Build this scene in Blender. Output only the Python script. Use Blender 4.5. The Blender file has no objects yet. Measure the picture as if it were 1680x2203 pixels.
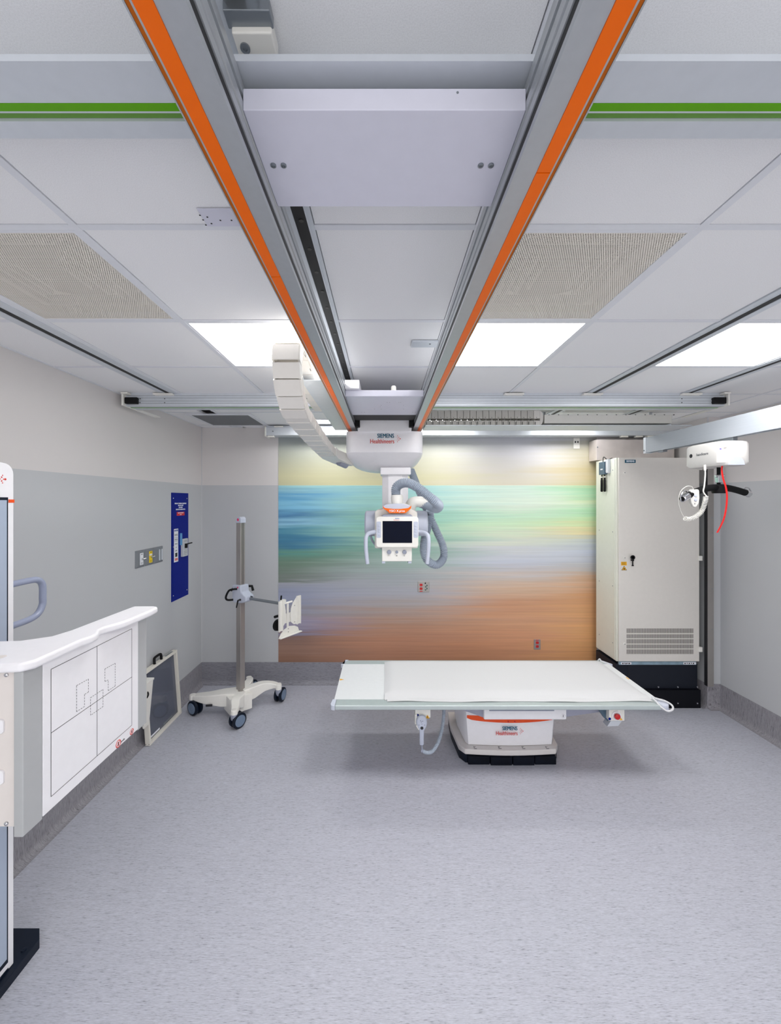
import bpy, bmesh, math, random
from mathutils import Vector, Matrix
random.seed(4)
R = math.radians
SC = bpy.context.scene
COL = SC.collection

# ------------------------------------------------------------------ camera
EYE = 2.06            # camera height
F = 840.0             # focal length in pixels of the 1680 x 2203 frame
cd = bpy.data.cameras.new('camera'); cam = bpy.data.objects.new('camera', cd); COL.objects.link(cam)
cam.location = (0, 0, EYE); cam.rotation_euler = (R(90), 0, 0)
cd.sensor_fit = 'VERTICAL'; cd.sensor_height = 36; cd.lens = F / 2203 * 36
cd.shift_x = 13 / 2203; cd.shift_y = -22.5 / 2203
cd.clip_start = 0.02; cd.clip_end = 50
SC.camera = cam
# ------------------------------------------------------------------ light and exposure
SC.view_settings.view_transform = 'Standard'
SC.view_settings.look = 'None'
SC.view_settings.gamma = 1
SC.view_settings.use_curve_mapping = False
SC.view_settings.exposure = 0.28
LAMP = 15.0            # strength of the ceiling diffusers
w = bpy.data.worlds.new('world'); SC.world = w; w.use_nodes = True
w.node_tree.nodes['Background'].inputs[0].default_value = (1.0, 0.99, 0.985, 1)
w.node_tree.nodes['Background'].inputs[1].default_value = 1.25  # added fill light, entering through the room's rear side left open for it

# ------------------------------------------------------------------ room constants
XL, XR, YB, YF, H = -2.07, 3.345, 4.42, -1.286, 2.90

# ------------------------------------------------------------------ materials
def lin(c):
    def f(v):
        v /= 255.0
        return v / 12.92 if v <= 0.04045 else ((v + 0.055) / 1.055) ** 2.4
    return (f(c[0]), f(c[1]), f(c[2]), 1.0)
MATS = {}
def newmat(name):
    m = bpy.data.materials.new(name); m.use_nodes = True
    nt = m.node_tree; b = nt.nodes['Principled BSDF']
    return m, nt, b
def N(nt, kind, **kw):
    n = nt.nodes.new(kind)
    for k, v in kw.items(): setattr(n, k, v)
    return n
def mat(name, rgb, rough=0.45, metal=0.0, vary=0.012, scale=30.0, bump=0.0, stretch=(1, 1, 1), coat=0.0, spec=0.5):
    if name in MATS: return MATS[name]
    m, nt, b = newmat(name)
    c = lin(rgb)
    tc = N(nt, 'ShaderNodeTexCoord'); mp = N(nt, 'ShaderNodeMapping'); mp.inputs['Scale'].default_value = stretch
    nt.links.new(tc.outputs['Object'], mp.inputs[0])
    nz = N(nt, 'ShaderNodeTexNoise'); nz.inputs['Scale'].default_value = scale; nz.inputs['Detail'].default_value = 3
    nt.links.new(mp.outputs[0], nz.inputs['Vector'])
    rp = N(nt, 'ShaderNodeValToRGB')
    rp.color_ramp.elements[0].position = 0.3; rp.color_ramp.elements[1].position = 0.7
    rp.color_ramp.elements[0].color = tuple(max(0, x * (1 - vary)) for x in c[:3]) + (1,)
    rp.color_ramp.elements[1].color = tuple(min(1, x * (1 + vary)) for x in c[:3]) + (1,)
    nt.links.new(nz.outputs['Fac'], rp.inputs[0]); nt.links.new(rp.outputs[0], b.inputs['Base Color'])
    b.inputs['Roughness'].default_value = rough; b.inputs['Metallic'].default_value = metal
    b.inputs['Coat Weight'].default_value = coat; b.inputs['Specular IOR Level'].default_value = spec
    if bump:
        bp = N(nt, 'ShaderNodeBump'); bp.inputs['Strength'].default_value = bump; bp.inputs['Distance'].default_value = 0.002
        nt.links.new(nz.outputs['Fac'], bp.inputs['Height']); nt.links.new(bp.outputs[0], b.inputs['Normal'])
    MATS[name] = m
    return m

white = mat('white_lacquer', (240, 239, 243), 0.32)
warm_white = mat('warm_white_plastic', (236, 234, 228), 0.4)
stand_white = mat('ivory_enamel', (240, 238, 232), 0.3)
beige = mat('beige_lacquer', (226, 219, 215), 0.4)
greypl = mat('light_grey_plastic', (190, 196, 212), 0.38)
midgrey = mat('mid_grey_plastic', (150, 155, 172), 0.4)
hosegrey = mat('grey_hose', (160, 170, 184), 0.42)
tubegrey = mat('blue_grey_enamel', (150, 158, 182), 0.3)
navy = mat('dark_navy_plastic', (14, 24, 40), 0.4, spec=.25)
black = mat('black_rubber', (10, 10, 13), 0.5, spec=.25)
darkm = mat('dark_slot', (22, 22, 24), 0.6)
alu = mat('anodised_aluminium', (186, 190, 194), 0.38, 0.55, 0.02, 60, stretch=(1, 1, 1))
alud = mat('grey_aluminium', (140, 146, 152), 0.35, 0.7, 0.02)
alul = mat('pale_aluminium', (208, 213, 220), 0.42, 0.25, 0.02)
steel = mat('brushed_steel', (168, 163, 160), 0.42, 0.6, 0.08, 8, 0.05, (30, 30, 1))
steelw = mat('worn_steel_sheet', (214, 206, 203), 0.34, 0.45, 0.12, 5, 0.03)
chrome = mat('chrome', (215, 215, 218), 0.15, 1.0, 0.01)
orange = mat('orange_strip', (246, 108, 0), 0.35, 0, 0.01, spec=.25)
orange_dk = mat('orange_groove_shade', (186, 96, 12), 0.45, 0, 0.02, spec=.2)  # darker copy of the strip orange: shade inside the groove put into the colour
green = mat('green_strip', (92, 164, 4), 0.35, 0, 0.02, spec=.25)
green_dk = mat('green_groove_shade', (98, 148, 52), 0.4, 0, 0.02)  # duller strip green: dim reflection in the groove wall put into the colour
orange_red = mat('orange_red_trim', (244, 84, 22), 0.35)
red = mat('red_plastic', (205, 28, 30), 0.35)
redstrap = mat('red_webbing', (228, 28, 26), 0.6, 0, 0.1, 200, 0.2)
blue = mat('cobalt_enamel', (0, 26, 128), 0.4, 0, 0.02, spec=.12)
plategrey = mat('grey_switch_plate', (128, 132, 138), 0.45, 0.2)
yellow = mat('yellow_label', (248, 214, 20), 0.5)
amber = mat('amber_warning', (240, 176, 20), 0.5)
teal = mat('teal_plate', (14, 86, 112), 0.4)
teal_ink = mat('teal_ink', (0, 92, 120), 0.5)
red_ink = mat('red_ink', (214, 52, 34), 0.5)
ink = mat('black_ink', (30, 30, 34), 0.6)
white_ink = mat('white_ink', (235, 238, 245), 0.6)
screen = mat('black_glass', (5, 12, 32), 0.2, spec=.08)
cabm = mat('cabinet_lacquer', (222, 218, 212), 0.42)
cabside = mat('cabinet_side_lacquer', (226, 228, 216), 0.42)
cabblk = mat('black_plinth', (28, 32, 42), 0.45, spec=.25)
cabblk2 = mat('black_lower_plinth', (10, 12, 20), 0.5, spec=.2)
zinc = mat('zinc_strip', (150, 176, 190), 0.4, 0.5, 0.15, 20)
slate = mat('slate_blue_plastic', (74, 98, 116), 0.4)
fabric = mat('white_sheet_fabric', (216, 216, 218), 0.8, 0, 0.02, 300, 0.15)
laminate = mat('white_laminate', (228, 230, 232), 0.35)
glassrail = mat('pale_green_aluminium', (188, 198, 198), 0.35, 0.25, 0.02)
wheelblue = mat('blue_grey_wheel', (112, 130, 154), 0.4)
chainm = mat('ivory_cable_chain', (232, 228, 222), 0.45)
chain_in = mat('grey_ivory_cable_chain', (200, 197, 190), 0.5)
foam = mat('black_foam', (12, 12, 14), 0.75, 0, 0.1, 150, 0.2, spec=.2)
paper = mat('white_paper', (230, 232, 238), 0.7)
oute = mat('plenum_grey', (206, 202, 194), 0.7)

def tile_mat():
    m, nt, b = newmat('ceiling_tile')
    tc = N(nt, 'ShaderNodeTexCoord')
    a = N(nt, 'ShaderNodeTexNoise'); a.inputs['Scale'].default_value = 420; a.inputs['Detail'].default_value = 4
    nt.links.new(tc.outputs['Object'], a.inputs['Vector'])
    rp = N(nt, 'ShaderNodeValToRGB'); e = rp.color_ramp.elements
    e[0].position = 0.32; e[0].color = lin((232, 232, 234)); e[1].position = 0.6; e[1].color = lin((242, 242, 244))
    nt.links.new(a.outputs['Fac'], rp.inputs[0]); nt.links.new(rp.outputs[0], b.inputs['Base Color'])
    bp = N(nt, 'ShaderNodeBump'); bp.inputs['Strength'].default_value = 0.12; bp.inputs['Distance'].default_value = 0.002
    nt.links.new(a.outputs['Fac'], bp.inputs['Height']); nt.links.new(bp.outputs[0], b.inputs['Normal'])
    b.inputs['Roughness'].default_value = 0.9
    return m
tilem = tile_mat()
tbar = mat('ceiling_grid_enamel', (226, 228, 234), 0.45)

def streak_mat(name, axes, dark, light):
    """sheet vinyl: axes = (scale along x, y, z): small along the streak, large across it"""
    m, nt, b = newmat(name)
    tc = N(nt, 'ShaderNodeNewGeometry')
    def noise(sc, detail, off):
        mp = N(nt, 'ShaderNodeMapping'); mp.inputs['Scale'].default_value = sc; mp.inputs['Location'].default_value = (off, off, off)
        nt.links.new(tc.outputs['Position'], mp.inputs[0])
        n = N(nt, 'ShaderNodeTexNoise'); n.inputs['Scale'].default_value = 1; n.inputs['Detail'].default_value = detail; n.inputs['Roughness'].default_value = 0.65
        nt.links.new(mp.outputs[0], n.inputs['Vector']); return n
    n1 = noise(tuple(v * 1.0 for v in axes), 4, 0)
    n2 = noise(tuple(v * 0.4 for v in axes), 2, 7.3)
    n3 = noise((3, 3, 3), 2, 1.7)
    a = N(nt, 'ShaderNodeMath', operation='MULTIPLY_ADD'); a.inputs[1].default_value = 0.7
    nt.links.new(n1.outputs['Fac'], a.inputs[0])
    c = N(nt, 'ShaderNodeMath', operation='MULTIPLY'); c.inputs[1].default_value = 0.3
    nt.links.new(n2.outputs['Fac'], c.inputs[0]); nt.links.new(c.outputs[0], a.inputs[2])
    rp = N(nt, 'ShaderNodeValToRGB'); e = rp.color_ramp.elements
    mid = tuple((x + y) / 2 for x, y in zip(dark, light))
    e[0].position = 0.36; e[0].color = lin(dark)
    e[1].position = 0.64; e[1].color = lin(light)
    e2 = rp.color_ramp.elements.new(0.44); e2.color = lin(tuple(x * 0.35 + y * 0.65 for x, y in zip(dark, light)))
    nt.links.new(a.outputs[0], rp.inputs[0])
    mx = N(nt, 'ShaderNodeMix', data_type='RGBA', blend_type='MULTIPLY'); mx.inputs['Factor'].default_value = 1
    r3 = N(nt, 'ShaderNodeMapRange'); r3.inputs[3].default_value = 0.96; r3.inputs[4].default_value = 1.03
    nt.links.new(n3.outputs['Fac'], r3.inputs[0])
    nt.links.new(rp.outputs[0], mx.inputs[6]); nt.links.new(r3.outputs[0], mx.inputs[7])
    nt.links.new(mx.outputs[2], b.inputs['Base Color'])
    b.inputs['Roughness'].default_value = 0.5; b.inputs['Specular IOR Level'].default_value = 0.35
    return m
floorm = streak_mat('streaked_sheet_vinyl', (40, 420, 40), (136, 136, 146), (198, 200, 211))
base_side = streak_mat('streaked_vinyl_side', (60, 330, 28), (96, 94, 100), (164, 162, 168))
base_back = streak_mat('streaked_vinyl_back', (28, 60, 330), (96, 94, 102), (160, 160, 168))

def wall_mat():
    m, nt, b = newmat('two_tone_wall_paint')
    g = N(nt, 'ShaderNodeNewGeometry'); s = N(nt, 'ShaderNodeSeparateXYZ'); nt.links.new(g.outputs['Position'], s.inputs[0])
    gt = N(nt, 'ShaderNodeMath', operation='GREATER_THAN'); gt.inputs[1].default_value = 2.244
    nt.links.new(s.outputs[2], gt.inputs[0])
    mx = N(nt, 'ShaderNodeMix', data_type='RGBA'); mx.inputs[6].default_value = lin((192, 194, 197)); mx.inputs[7].default_value = lin((216, 212, 211))
    nt.links.new(gt.outputs[0], mx.inputs[0]); nt.links.new(mx.outputs[2], b.inputs['Base Color'])
    n = N(nt, 'ShaderNodeTexNoise'); n.inputs['Scale'].default_value = 220; nt.links.new(g.outputs['Position'], n.inputs['Vector'])
    bp = N(nt, 'ShaderNodeBump'); bp.inputs['Strength'].default_value = 0.08; bp.inputs['Distance'].default_value = 0.001
    nt.links.new(n.outputs['Fac'], bp.inputs['Height']); nt.links.new(bp.outputs[0], b.inputs['Normal'])
    b.inputs['Roughness'].default_value = 0.5; b.inputs['Specular IOR Level'].default_value = 0.3
    return m
wallm = wall_mat()

# ------------------------------------------------------------------ mesh helpers (world coordinates)
def B(): return bmesh.new()
def box(bm, x0, x1, y0, y1, z0, z1, M=None):
    c = [(x0, y0, z0), (x1, y0, z0), (x1, y1, z0), (x0, y1, z0), (x0, y0, z1), (x1, y0, z1), (x1, y1, z1), (x0, y1, z1)]
    v = [bm.verts.new(M @ Vector(p) if M else p) for p in c]
    for f in ((0, 3, 2, 1), (4, 5, 6, 7), (0, 1, 5, 4), (1, 2, 6, 5), (2, 3, 7, 6), (3, 0, 4, 7)):
        bm.faces.new([v[i] for i in f])
    return v
def prism(bm, pts, axis, a0, a1, M=None):
    """extrude an outline. axis x: pts=(y,z); y: pts=(x,z); z: pts=(x,y)"""
    def mk(p, a):
        q = {'x': (a, p[0], p[1]), 'y': (p[0], a, p[1]), 'z': (p[0], p[1], a)}[axis]
        return M @ Vector(q) if M else q
    lo = [bm.verts.new(mk(p, a0)) for p in pts]; hi = [bm.verts.new(mk(p, a1)) for p in pts]
    n = len(pts)
    bm.faces.new(lo[::-1]); bm.faces.new(hi)
    for i in range(n): bm.faces.new([lo[i], lo[(i + 1) % n], hi[(i + 1) % n], hi[i]])
def loft(bm, rings, cap=True):
    vs = [[bm.verts.new(p) for p in r] for r in rings]
    n = len(vs[0])
    for a, b in zip(vs, vs[1:]):
        for i in range(n): bm.faces.new([a[i], a[(i + 1) % n], b[(i + 1) % n], b[i]])
    if cap: bm.faces.new(vs[0][::-1]); bm.faces.new(vs[-1])
def frames(pts):
    pts = [Vector(p) for p in pts]; out = []; up = None
    for i, p in enumerate(pts):
        t = (pts[min(i + 1, len(pts) - 1)] - pts[max(i - 1, 0)]).normalized()
        if up is None:
            a = Vector((0, 0, 1)) if abs(t.z) < 0.9 else Vector((0, 1, 0))
            u = t.cross(a).normalized()
        else:
            u = (up - t * up.dot(t)).normalized()
        up = u; out.append((p, t, u, t.cross(u).normalized()))
    return out
def tube(bm, pts, r, seg=16):
    rr = r if callable(r) else (lambda i, n: r)
    fs = frames(pts); n = len(fs)
    loft(bm, [[p + u * (math.cos(2 * math.pi * k / seg) * rr(i, n)) + v * (math.sin(2 * math.pi * k / seg) * rr(i, n)) for k in range(seg)] for i, (p, t, u, v) in enumerate(fs)])
def cyl(bm, p0, p1, r, seg=24, r2=None):
    p0, p1 = Vector(p0), Vector(p1); r2 = r if r2 is None else r2
    fs = frames([p0, p1])
    loft(bm, [[p + u * (math.cos(2 * math.pi * k / seg) * q) + v * (math.sin(2 * math.pi * k / seg) * q) for k in range(seg)] for (p, t, u, v), q in zip(fs, (r, r2))])
def lathe(bm, p0, axis, prof, seg=28):
    """prof = (distance along axis, radius)"""
    p0 = Vector(p0); axis = Vector(axis).normalized(); a = Vector((0, 0, 1)) if abs(axis.z) < 0.9 else Vector((1, 0, 0))
    u = axis.cross(a).normalized(); v = axis.cross(u).normalized()
    loft(bm, [[p0 + axis * d + u * (math.cos(2 * math.pi * k / seg) * q) + v * (math.sin(2 * math.pi * k / seg) * q) for k in range(seg)] for d, q in prof])
def spline(pts, per=10):
    P = [Vector(p) for p in pts]; out = []
    for i in range(len(P) - 1):
        a, b, c, d = P[max(i - 1, 0)], P[i], P[i + 1], P[min(i + 2, len(P) - 1)]
        for k in range(per):
            t = k / per
            out.append(0.5 * ((2 * b) + (c - a) * t + (2 * a - 5 * b + 4 * c - d) * t * t + (3 * b - a - 3 * c + d) * t ** 3))
    out.append(P[-1]); return out
def resample(pts, step):
    P = [Vector(p) for p in pts]; L = [0]
    for a, b in zip(P, P[1:]): L.append(L[-1] + (b - a).length)
    n = max(2, int(L[-1] / step)); out = []; j = 0
    for i in range(n + 1):
        s = L[-1] * i / n
        while j < len(P) - 2 and L[j + 1] < s: j += 1
        t = (s - L[j]) / max(1e-9, L[j + 1] - L[j]); out.append(P[j].lerp(P[j + 1], min(1, t)))
    return out
def hose(bm, pts, r, amp, pitch=0.011, seg=16):
    p = resample(spline(pts, 12), pitch / 4)
    tube(bm, p, lambda i, n: r + amp * (1, 0, -1, 0)[i % 4], seg)
def rrect(x0, x1, y0, y1, r, n=6):
    out = []
    for cx, cy, a in ((x1 - r, y1 - r, 0), (x0 + r, y1 - r, 90), (x0 + r, y0 + r, 180), (x1 - r, y0 + r, 270)):
        for k in range(n + 1):
            t = R(a + 90 * k / n); out.append((cx + r * math.cos(t), cy + r * math.sin(t)))
    return out
def superell(cx, cy, a, b, e, n=48):
    out = []
    for k in range(n):
        t = 2 * math.pi * k / n; c, s = math.cos(t), math.sin(t)
        out.append((cx + a * math.copysign(abs(c) ** (2 / e), c), cy + b * math.copysign(abs(s) ** (2 / e), s)))
    return out
def sweep_rect(bm, pts, ws, hs):
    """horizontal path, rectangle of width w (sideways) and height h (down from the path)"""
    fs = frames(pts); rings = []
    for (p, t, u, v), wd, ht in zip(fs, ws, hs):
        s = Vector((t.y, -t.x, 0)).normalized()
        rings.append([p + s * wd / 2, p - s * wd / 2, p - s * wd / 2 - Vector((0, 0, ht)), p + s * wd / 2 - Vector((0, 0, ht))])
    loft(bm, rings)

def wloc(o):
    v = Vector((0, 0, 0))
    while o is not None: v += o.location; o = o.parent
    return v
def obj(name, bm, m, parent=None, bev=0.0, seg=3, label=None, smooth=True):
    bmesh.ops.recalc_face_normals(bm, faces=bm.faces)
    if bev:
        ed = [e for e in bm.edges if len(e.link_faces) == 2 and e.calc_face_angle(0) > R(38)]
        if ed: bmesh.ops.bevel(bm, geom=ed, offset=bev, segments=seg, affect='EDGES', profile=0.5, clamp_overlap=True)
    base = wloc(parent)
    bmesh.ops.translate(bm, verts=bm.verts, vec=-base)
    me = bpy.data.meshes.new(name); bm.to_mesh(me); bm.free()
    for p in me.polygons: p.use_smooth = smooth
    me.set_sharp_from_angle(angle=R(36))
    ms = m if isinstance(m, (list, tuple)) else [m]
    for q in ms: me.materials.append(q)
    o = bpy.data.objects.new(name, me); COL.objects.link(o)
    if parent is not None: o.parent = parent
    if bev:
        wn = o.modifiers.new('weighted_normal', 'WEIGHTED_NORMAL'); wn.keep_sharp = True
    if label: o['label'] = label
    return o
def solo(name, bm, m, label, cat, group=None, bev=0.0, seg=3):
    o = obj(name, bm, m, None, bev, seg)
    c = Vector((0, 0, 0)); n = len(o.data.vertices)
    lo = Vector([min(v.co[i] for v in o.data.vertices) for i in range(3)]); hi = Vector([max(v.co[i] for v in o.data.vertices) for i in range(3)])
    c = (lo + hi) / 2; c.z = lo.z
    o.data.transform(Matrix.Translation(-c)); o.location = c
    o['label'] = label; o['category'] = cat
    if group: o['group'] = group
    return o
def thing(name, label, cat, loc, group=None):
    o = bpy.data.objects.new(name, None); COL.objects.link(o); o.location = loc; o.empty_display_size = 0.1
    o['label'] = label; o['category'] = cat
    if group: o['group'] = group
    return o
def struct(name, bm, m, bev=0.0, **k):
    o = obj(name, bm, m, None, bev, **k); o['kind'] = 'structure'; return o
def bx(name, m, parent, x0, x1, y0, y1, z0, z1, bev=0.0, label=None, M=None, seg=3):
    b = B(); box(b, x0, x1, y0, y1, z0, z1, M); return obj(name, b, m, parent, bev, seg, label)
TEXTS = {'front': Matrix(((1, 0, 0), (0, 0, -1), (0, 1, 0))),      # faces the camera side (-Y)
         'right': Matrix(((0, 0, 1), (1, 0, 0), (0, 1, 0))),       # faces +X
         'left': Matrix(((0, 0, -1), (-1, 0, 0), (0, 1, 0)))}      # faces -X
def text(name, body, size, loc, face, m, parent, bold=0.0, align='CENTER', sx=1.0, shear=0.0, fit=None):
    cu = bpy.data.curves.new(name, 'FONT'); cu.body = body; cu.size = size; cu.align_x = align; cu.align_y = 'CENTER'
    cu.extrude = 0.0006; cu.resolution_u = 3; cu.shear = shear
    t = bpy.data.objects.new(name, cu); COL.objects.link(t)
    bpy.context.view_layer.update()
    me = bpy.data.meshes.new_from_object(t.evaluated_get(bpy.context.evaluated_depsgraph_get()))
    bpy.data.objects.remove(t)
    if fit:
        xs = [v.co.x for v in me.vertices]; sx = fit / (max(xs) - min(xs))
    me.transform(Matrix.Diagonal((sx, 1, 1, 1)))
    if bold:       # heavier strokes: the same letters laid down again, shifted by the stroke gain
        bm = bmesh.new()
        for k in (-1, 0, 1):
            n0 = len(bm.verts); bm.from_mesh(me); bm.verts.ensure_lookup_table()
            for v in bm.verts[n0:]: v.co.x += k * bold; v.co.y += abs(k) * bold * .3; v.co.z += k * .00004
        bm.to_mesh(me); bm.free()
    me.transform(TEXTS[face].to_4x4()); me.transform(Matrix.Translation(Vector(loc) - wloc(parent)))
    me.materials.clear(); me.materials.append(m)
    o = bpy.data.objects.new(name, me); COL.objects.link(o); o.parent = parent
    return o
def W(px, py, d):
    """a world point at distance d in front of the lens plane that reads at photo pixel (px, py)"""
    return Vector(((px - 827) * d / F, d, EYE - (py - 1079) * d / F))
def logo(parent, cx, y, cz, width):
    """two-line maker's mark facing the camera side"""
    s = width
    text('lettering', 'SIEMENS', s * 0.20, (cx + s * 0.04, y, cz + s * 0.09), 'front', teal_ink, parent, s * 0.005, fit=s * .55)
    text('lettering', 'Healthineers', s * 0.205, (cx - s * 0.075, y, cz - s * 0.09), 'front', red_ink, parent, s * 0.002, fit=s * .79)
    b = B()
    for dx, dz, r in ((0, 0, .018), (-.09, .0, .010), (-.045, .05, .013), (-.045, -.05, .013), (-.045, 0, .010), (-.09, .05, .009), (-.09, -.05, .009), (-.09, .1, .012), (-.09, -.1, .012), (-.135, .05, .006), (-.135, -.05, .006)):
        cyl(b, (cx + s * (0.52 + dx), y, cz + s * dz), (cx + s * (0.52 + dx), y - 0.0012, cz + s * dz), s * r, 10)
    obj('logo_dots', b, red_ink, parent)

# ================================================================== SETTING
cv = 0.045                    # cove radius between floor and wall
b = B(); box(b, XL + 0.0, XR, YF, YB, -0.1, 0.0); struct('floor', b, floorm)
b = B(); box(b, XL - 0.12, XL, YF, YB + 0.12, -0.1, H + 0.1); struct('wall_left', b, wallm)
b = B(); box(b, XR, XR + 0.12, YF, YB + 0.12, -0.1, H + 0.1); struct('wall_right', b, wallm)
b = B(); box(b, XL, XR, YB, YB + 0.12, -0.1, H + 0.1); struct('wall_back', b, wallm)
CX0, CY0 = 3.215, 3.889        # pilaster in the right-hand corner
b = B(); box(b, CX0, XR, CY0, YB, 0, H); struct('wall_corner_pilaster', b, wallm)
def cove_profile(hgt):
    """(distance from wall, height) outline of a sheet turned up the wall"""
    t = 0.004; out = [(0, hgt), (t, hgt), (t, cv)]
    for k in range(1, 9):
        a = R(180 + 90 * k / 8); out.append((t + cv + cv * math.cos(a), cv + cv * math.sin(a)))
    out += [(t + cv, -0.001), (0, -0.001)]
    return out
BH = 0.243
b = B(); prism(b, [(XL + p, q) for p, q in cove_profile(BH)], 'y', YF, YB); struct('baseboard_left', b, base_side)
b = B(); prism(b, [(XR - p, q) for p, q in cove_profile(BH)], 'y', YF, CY0); struct('baseboard_right', b, base_side)
b = B(); prism(b, [(YB - p, q) for p, q in cove_profile(BH)], 'x', XL, CX0); struct('baseboard_back', b, base_back)
b = B(); prism(b, [(CX0 - p, q) for p, q in cove_profile(BH)], 'y', CY0 - 0.004, YB)
prism(b, [(CY0 - p, q) for p, q in cove_profile(BH)], 'x', CX0, XR); struct('baseboard_pilaster', b, base_side)
b = B(); box(b, XL, XL + 0.006, YB - 0.006, YB, BH, H); box(b, CX0 - 0.003, CX0 + 0.012, CY0 - 0.003, CY0, BH, H); struct('trim_corner', b, mat('corner_bead', (205, 206, 210), 0.5))
# ceiling: slab, tiles between the bars, bars
ROWY = [-1.286, -0.666, -0.046, 0.574, 1.194, 1.814, 2.434, 3.054, 3.674, 4.294, 4.42]
COLX = [(XL, -1.73), (-1.568, -.956), (-.932, -.34), (-.325, -.285), (-.213, .277), (.301, .345), (.369, .957), (.981, 1.555), (1.66, 2.295), (2.395, 2.94), (2.964, XR)]
BARX = [(-1.60, -1.568), (-.956, -.932), (-.34, -.325), (.277, .301), (.345, .369), (.957, .981), (2.94, 2.964)]
LIGHTS = [((-.932, -.34), 5), ((.369, .957), 5), ((1.66, 2.295), 5), 
          ((-.932, -.34), 1), ((.369, .957), 1), ((1.66, 2.295), 1)]
GRILLES = [((-1.568, -.956), 4), ((.369, .957), 4)]
taken = {(a, r) for a, r in LIGHTS + GRILLES}
hb = 0.011
b = B()
for r in range(10):
    y0, y1 = ROWY[r] + hb, ROWY[r + 1] - hb
    if r == 9: y1 = YB
    for c in COLX:
        if (c, r) in taken: continue
        g = 0.0022
        box(b, c[0] + g, c[1] - g, y0 + g, y1 - g, H + 0.0, H + 0.02)
box(b, XL, XR, YF, YB, H + 0.1, H + 0.2)
struct('ceiling', b, tilem)
b = B()
for x0, x1 in BARX: box(b, x0, x1, YF, YB, H - 0.003, H + 0.03)
for y in ROWY[1:-1]:
    for c in COLX: box(b, c[0], c[1], y - hb, y + hb, H - 0.0025, H + 0.03)
box(b, XL, XL + 0.02, YF, YB, H - 0.003, H + 0.03); box(b, XR - 0.02, XR, YF, YB, H - 0.003, H + 0.03); box(b, XL, XR, YB - 0.02, YB, H - 0.003, H + 0.03)
struct('trim_ceiling_grid', b, tbar)

# ------------------------------------------------------------------ ceiling lights
def emit_mat(name, LAMP):
    m, nt, bb = newmat(name)
    nt.nodes.remove(bb); e = N(nt, 'ShaderNodeEmission'); e.inputs[0].default_value = (1, 0.985, 0.97, 1); e.inputs[1].default_value = LAMP
    n = N(nt, 'ShaderNodeTexNoise'); n.inputs['Scale'].default_value = 300
    mr = N(nt, 'ShaderNodeMapRange'); mr.inputs[3].default_value = LAMP * 0.97; mr.inputs[4].default_value = LAMP * 1.03
    nt.links.new(n.outputs['Fac'], mr.inputs[0]); nt.links.new(mr.outputs[0], e.inputs[1])
    nt.links.new(e.outputs[0], nt.nodes['Material Output'].inputs[0]); return m
emit = emit_mat('lit_diffuser', LAMP); emit_rear = emit_mat('rear_lit_diffuser', LAMP * 1.2); emit_dim = emit_mat('dimmed_lit_diffuser', LAMP * .6)
where = {(-.932, 5): 'square lit ceiling panel left of the left orange rail, above the cable chain loop', (.369, 5): 'square lit ceiling panel just right of the right orange rail',
         (1.66, 5): 'square lit ceiling panel at the far right beyond the black ceiling slot'}
for (c, r) in LIGHTS:
    x0, x1, y0, y1 = c[0], c[1], ROWY[r] + hb, ROWY[r + 1] - hb
    t = thing('ceiling_light', where.get((c[0], r), 'square lit ceiling panel behind the viewpoint, over the open end of the room'), 'ceiling light', ((x0 + x1) / 2, (y0 + y1) / 2, H), 'lit square ceiling panels')
    b = B(); e = 0.012
    for q in ((x0, x0 + e, y0, y1), (x1 - e, x1, y0, y1), (x0 + e, x1 - e, y0, y0 + e), (x0 + e, x1 - e, y1 - e, y1)): box(b, *q, H - 0.002, H + 0.03)
    obj('frame', b, tbar, t)
    bx('diffuser', emit_dim if r == 1 else emit, t, x0 + e, x1 - e, y0 + e, y1 - e, H + 0.006, H + 0.012)

for x0, x1, lb_ in ((-.92, -.35, 'narrow lit ceiling fixture glimpsed between the cable chain and the cable tray'), (.38, .945, 'narrow lit ceiling fixture near the back wall, hidden behind the long ceiling trough'), (1.68, 2.275, 'narrow lit ceiling fixture near the back wall, left of the cabinet top')):
    t = thing('ceiling_light', lb_, 'ceiling light', ((x0 + x1) / 2, 4.06, H), 'narrow lit fixtures near the back wall')
    b = B()
    for q in ((x0, x0 + .01, 3.97, 4.16), (x1 - .01, x1, 3.97, 4.16), (x0 + .01, x1 - .01, 3.97, 3.98), (x0 + .01, x1 - .01, 4.15, 4.16)): box(b, *q, H - 0.010, H)
    obj('frame', b, tbar, t); bx('diffuser', emit_rear, t, x0 + .01, x1 - .01, 3.98, 4.15, H - .007, H - .001)

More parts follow.
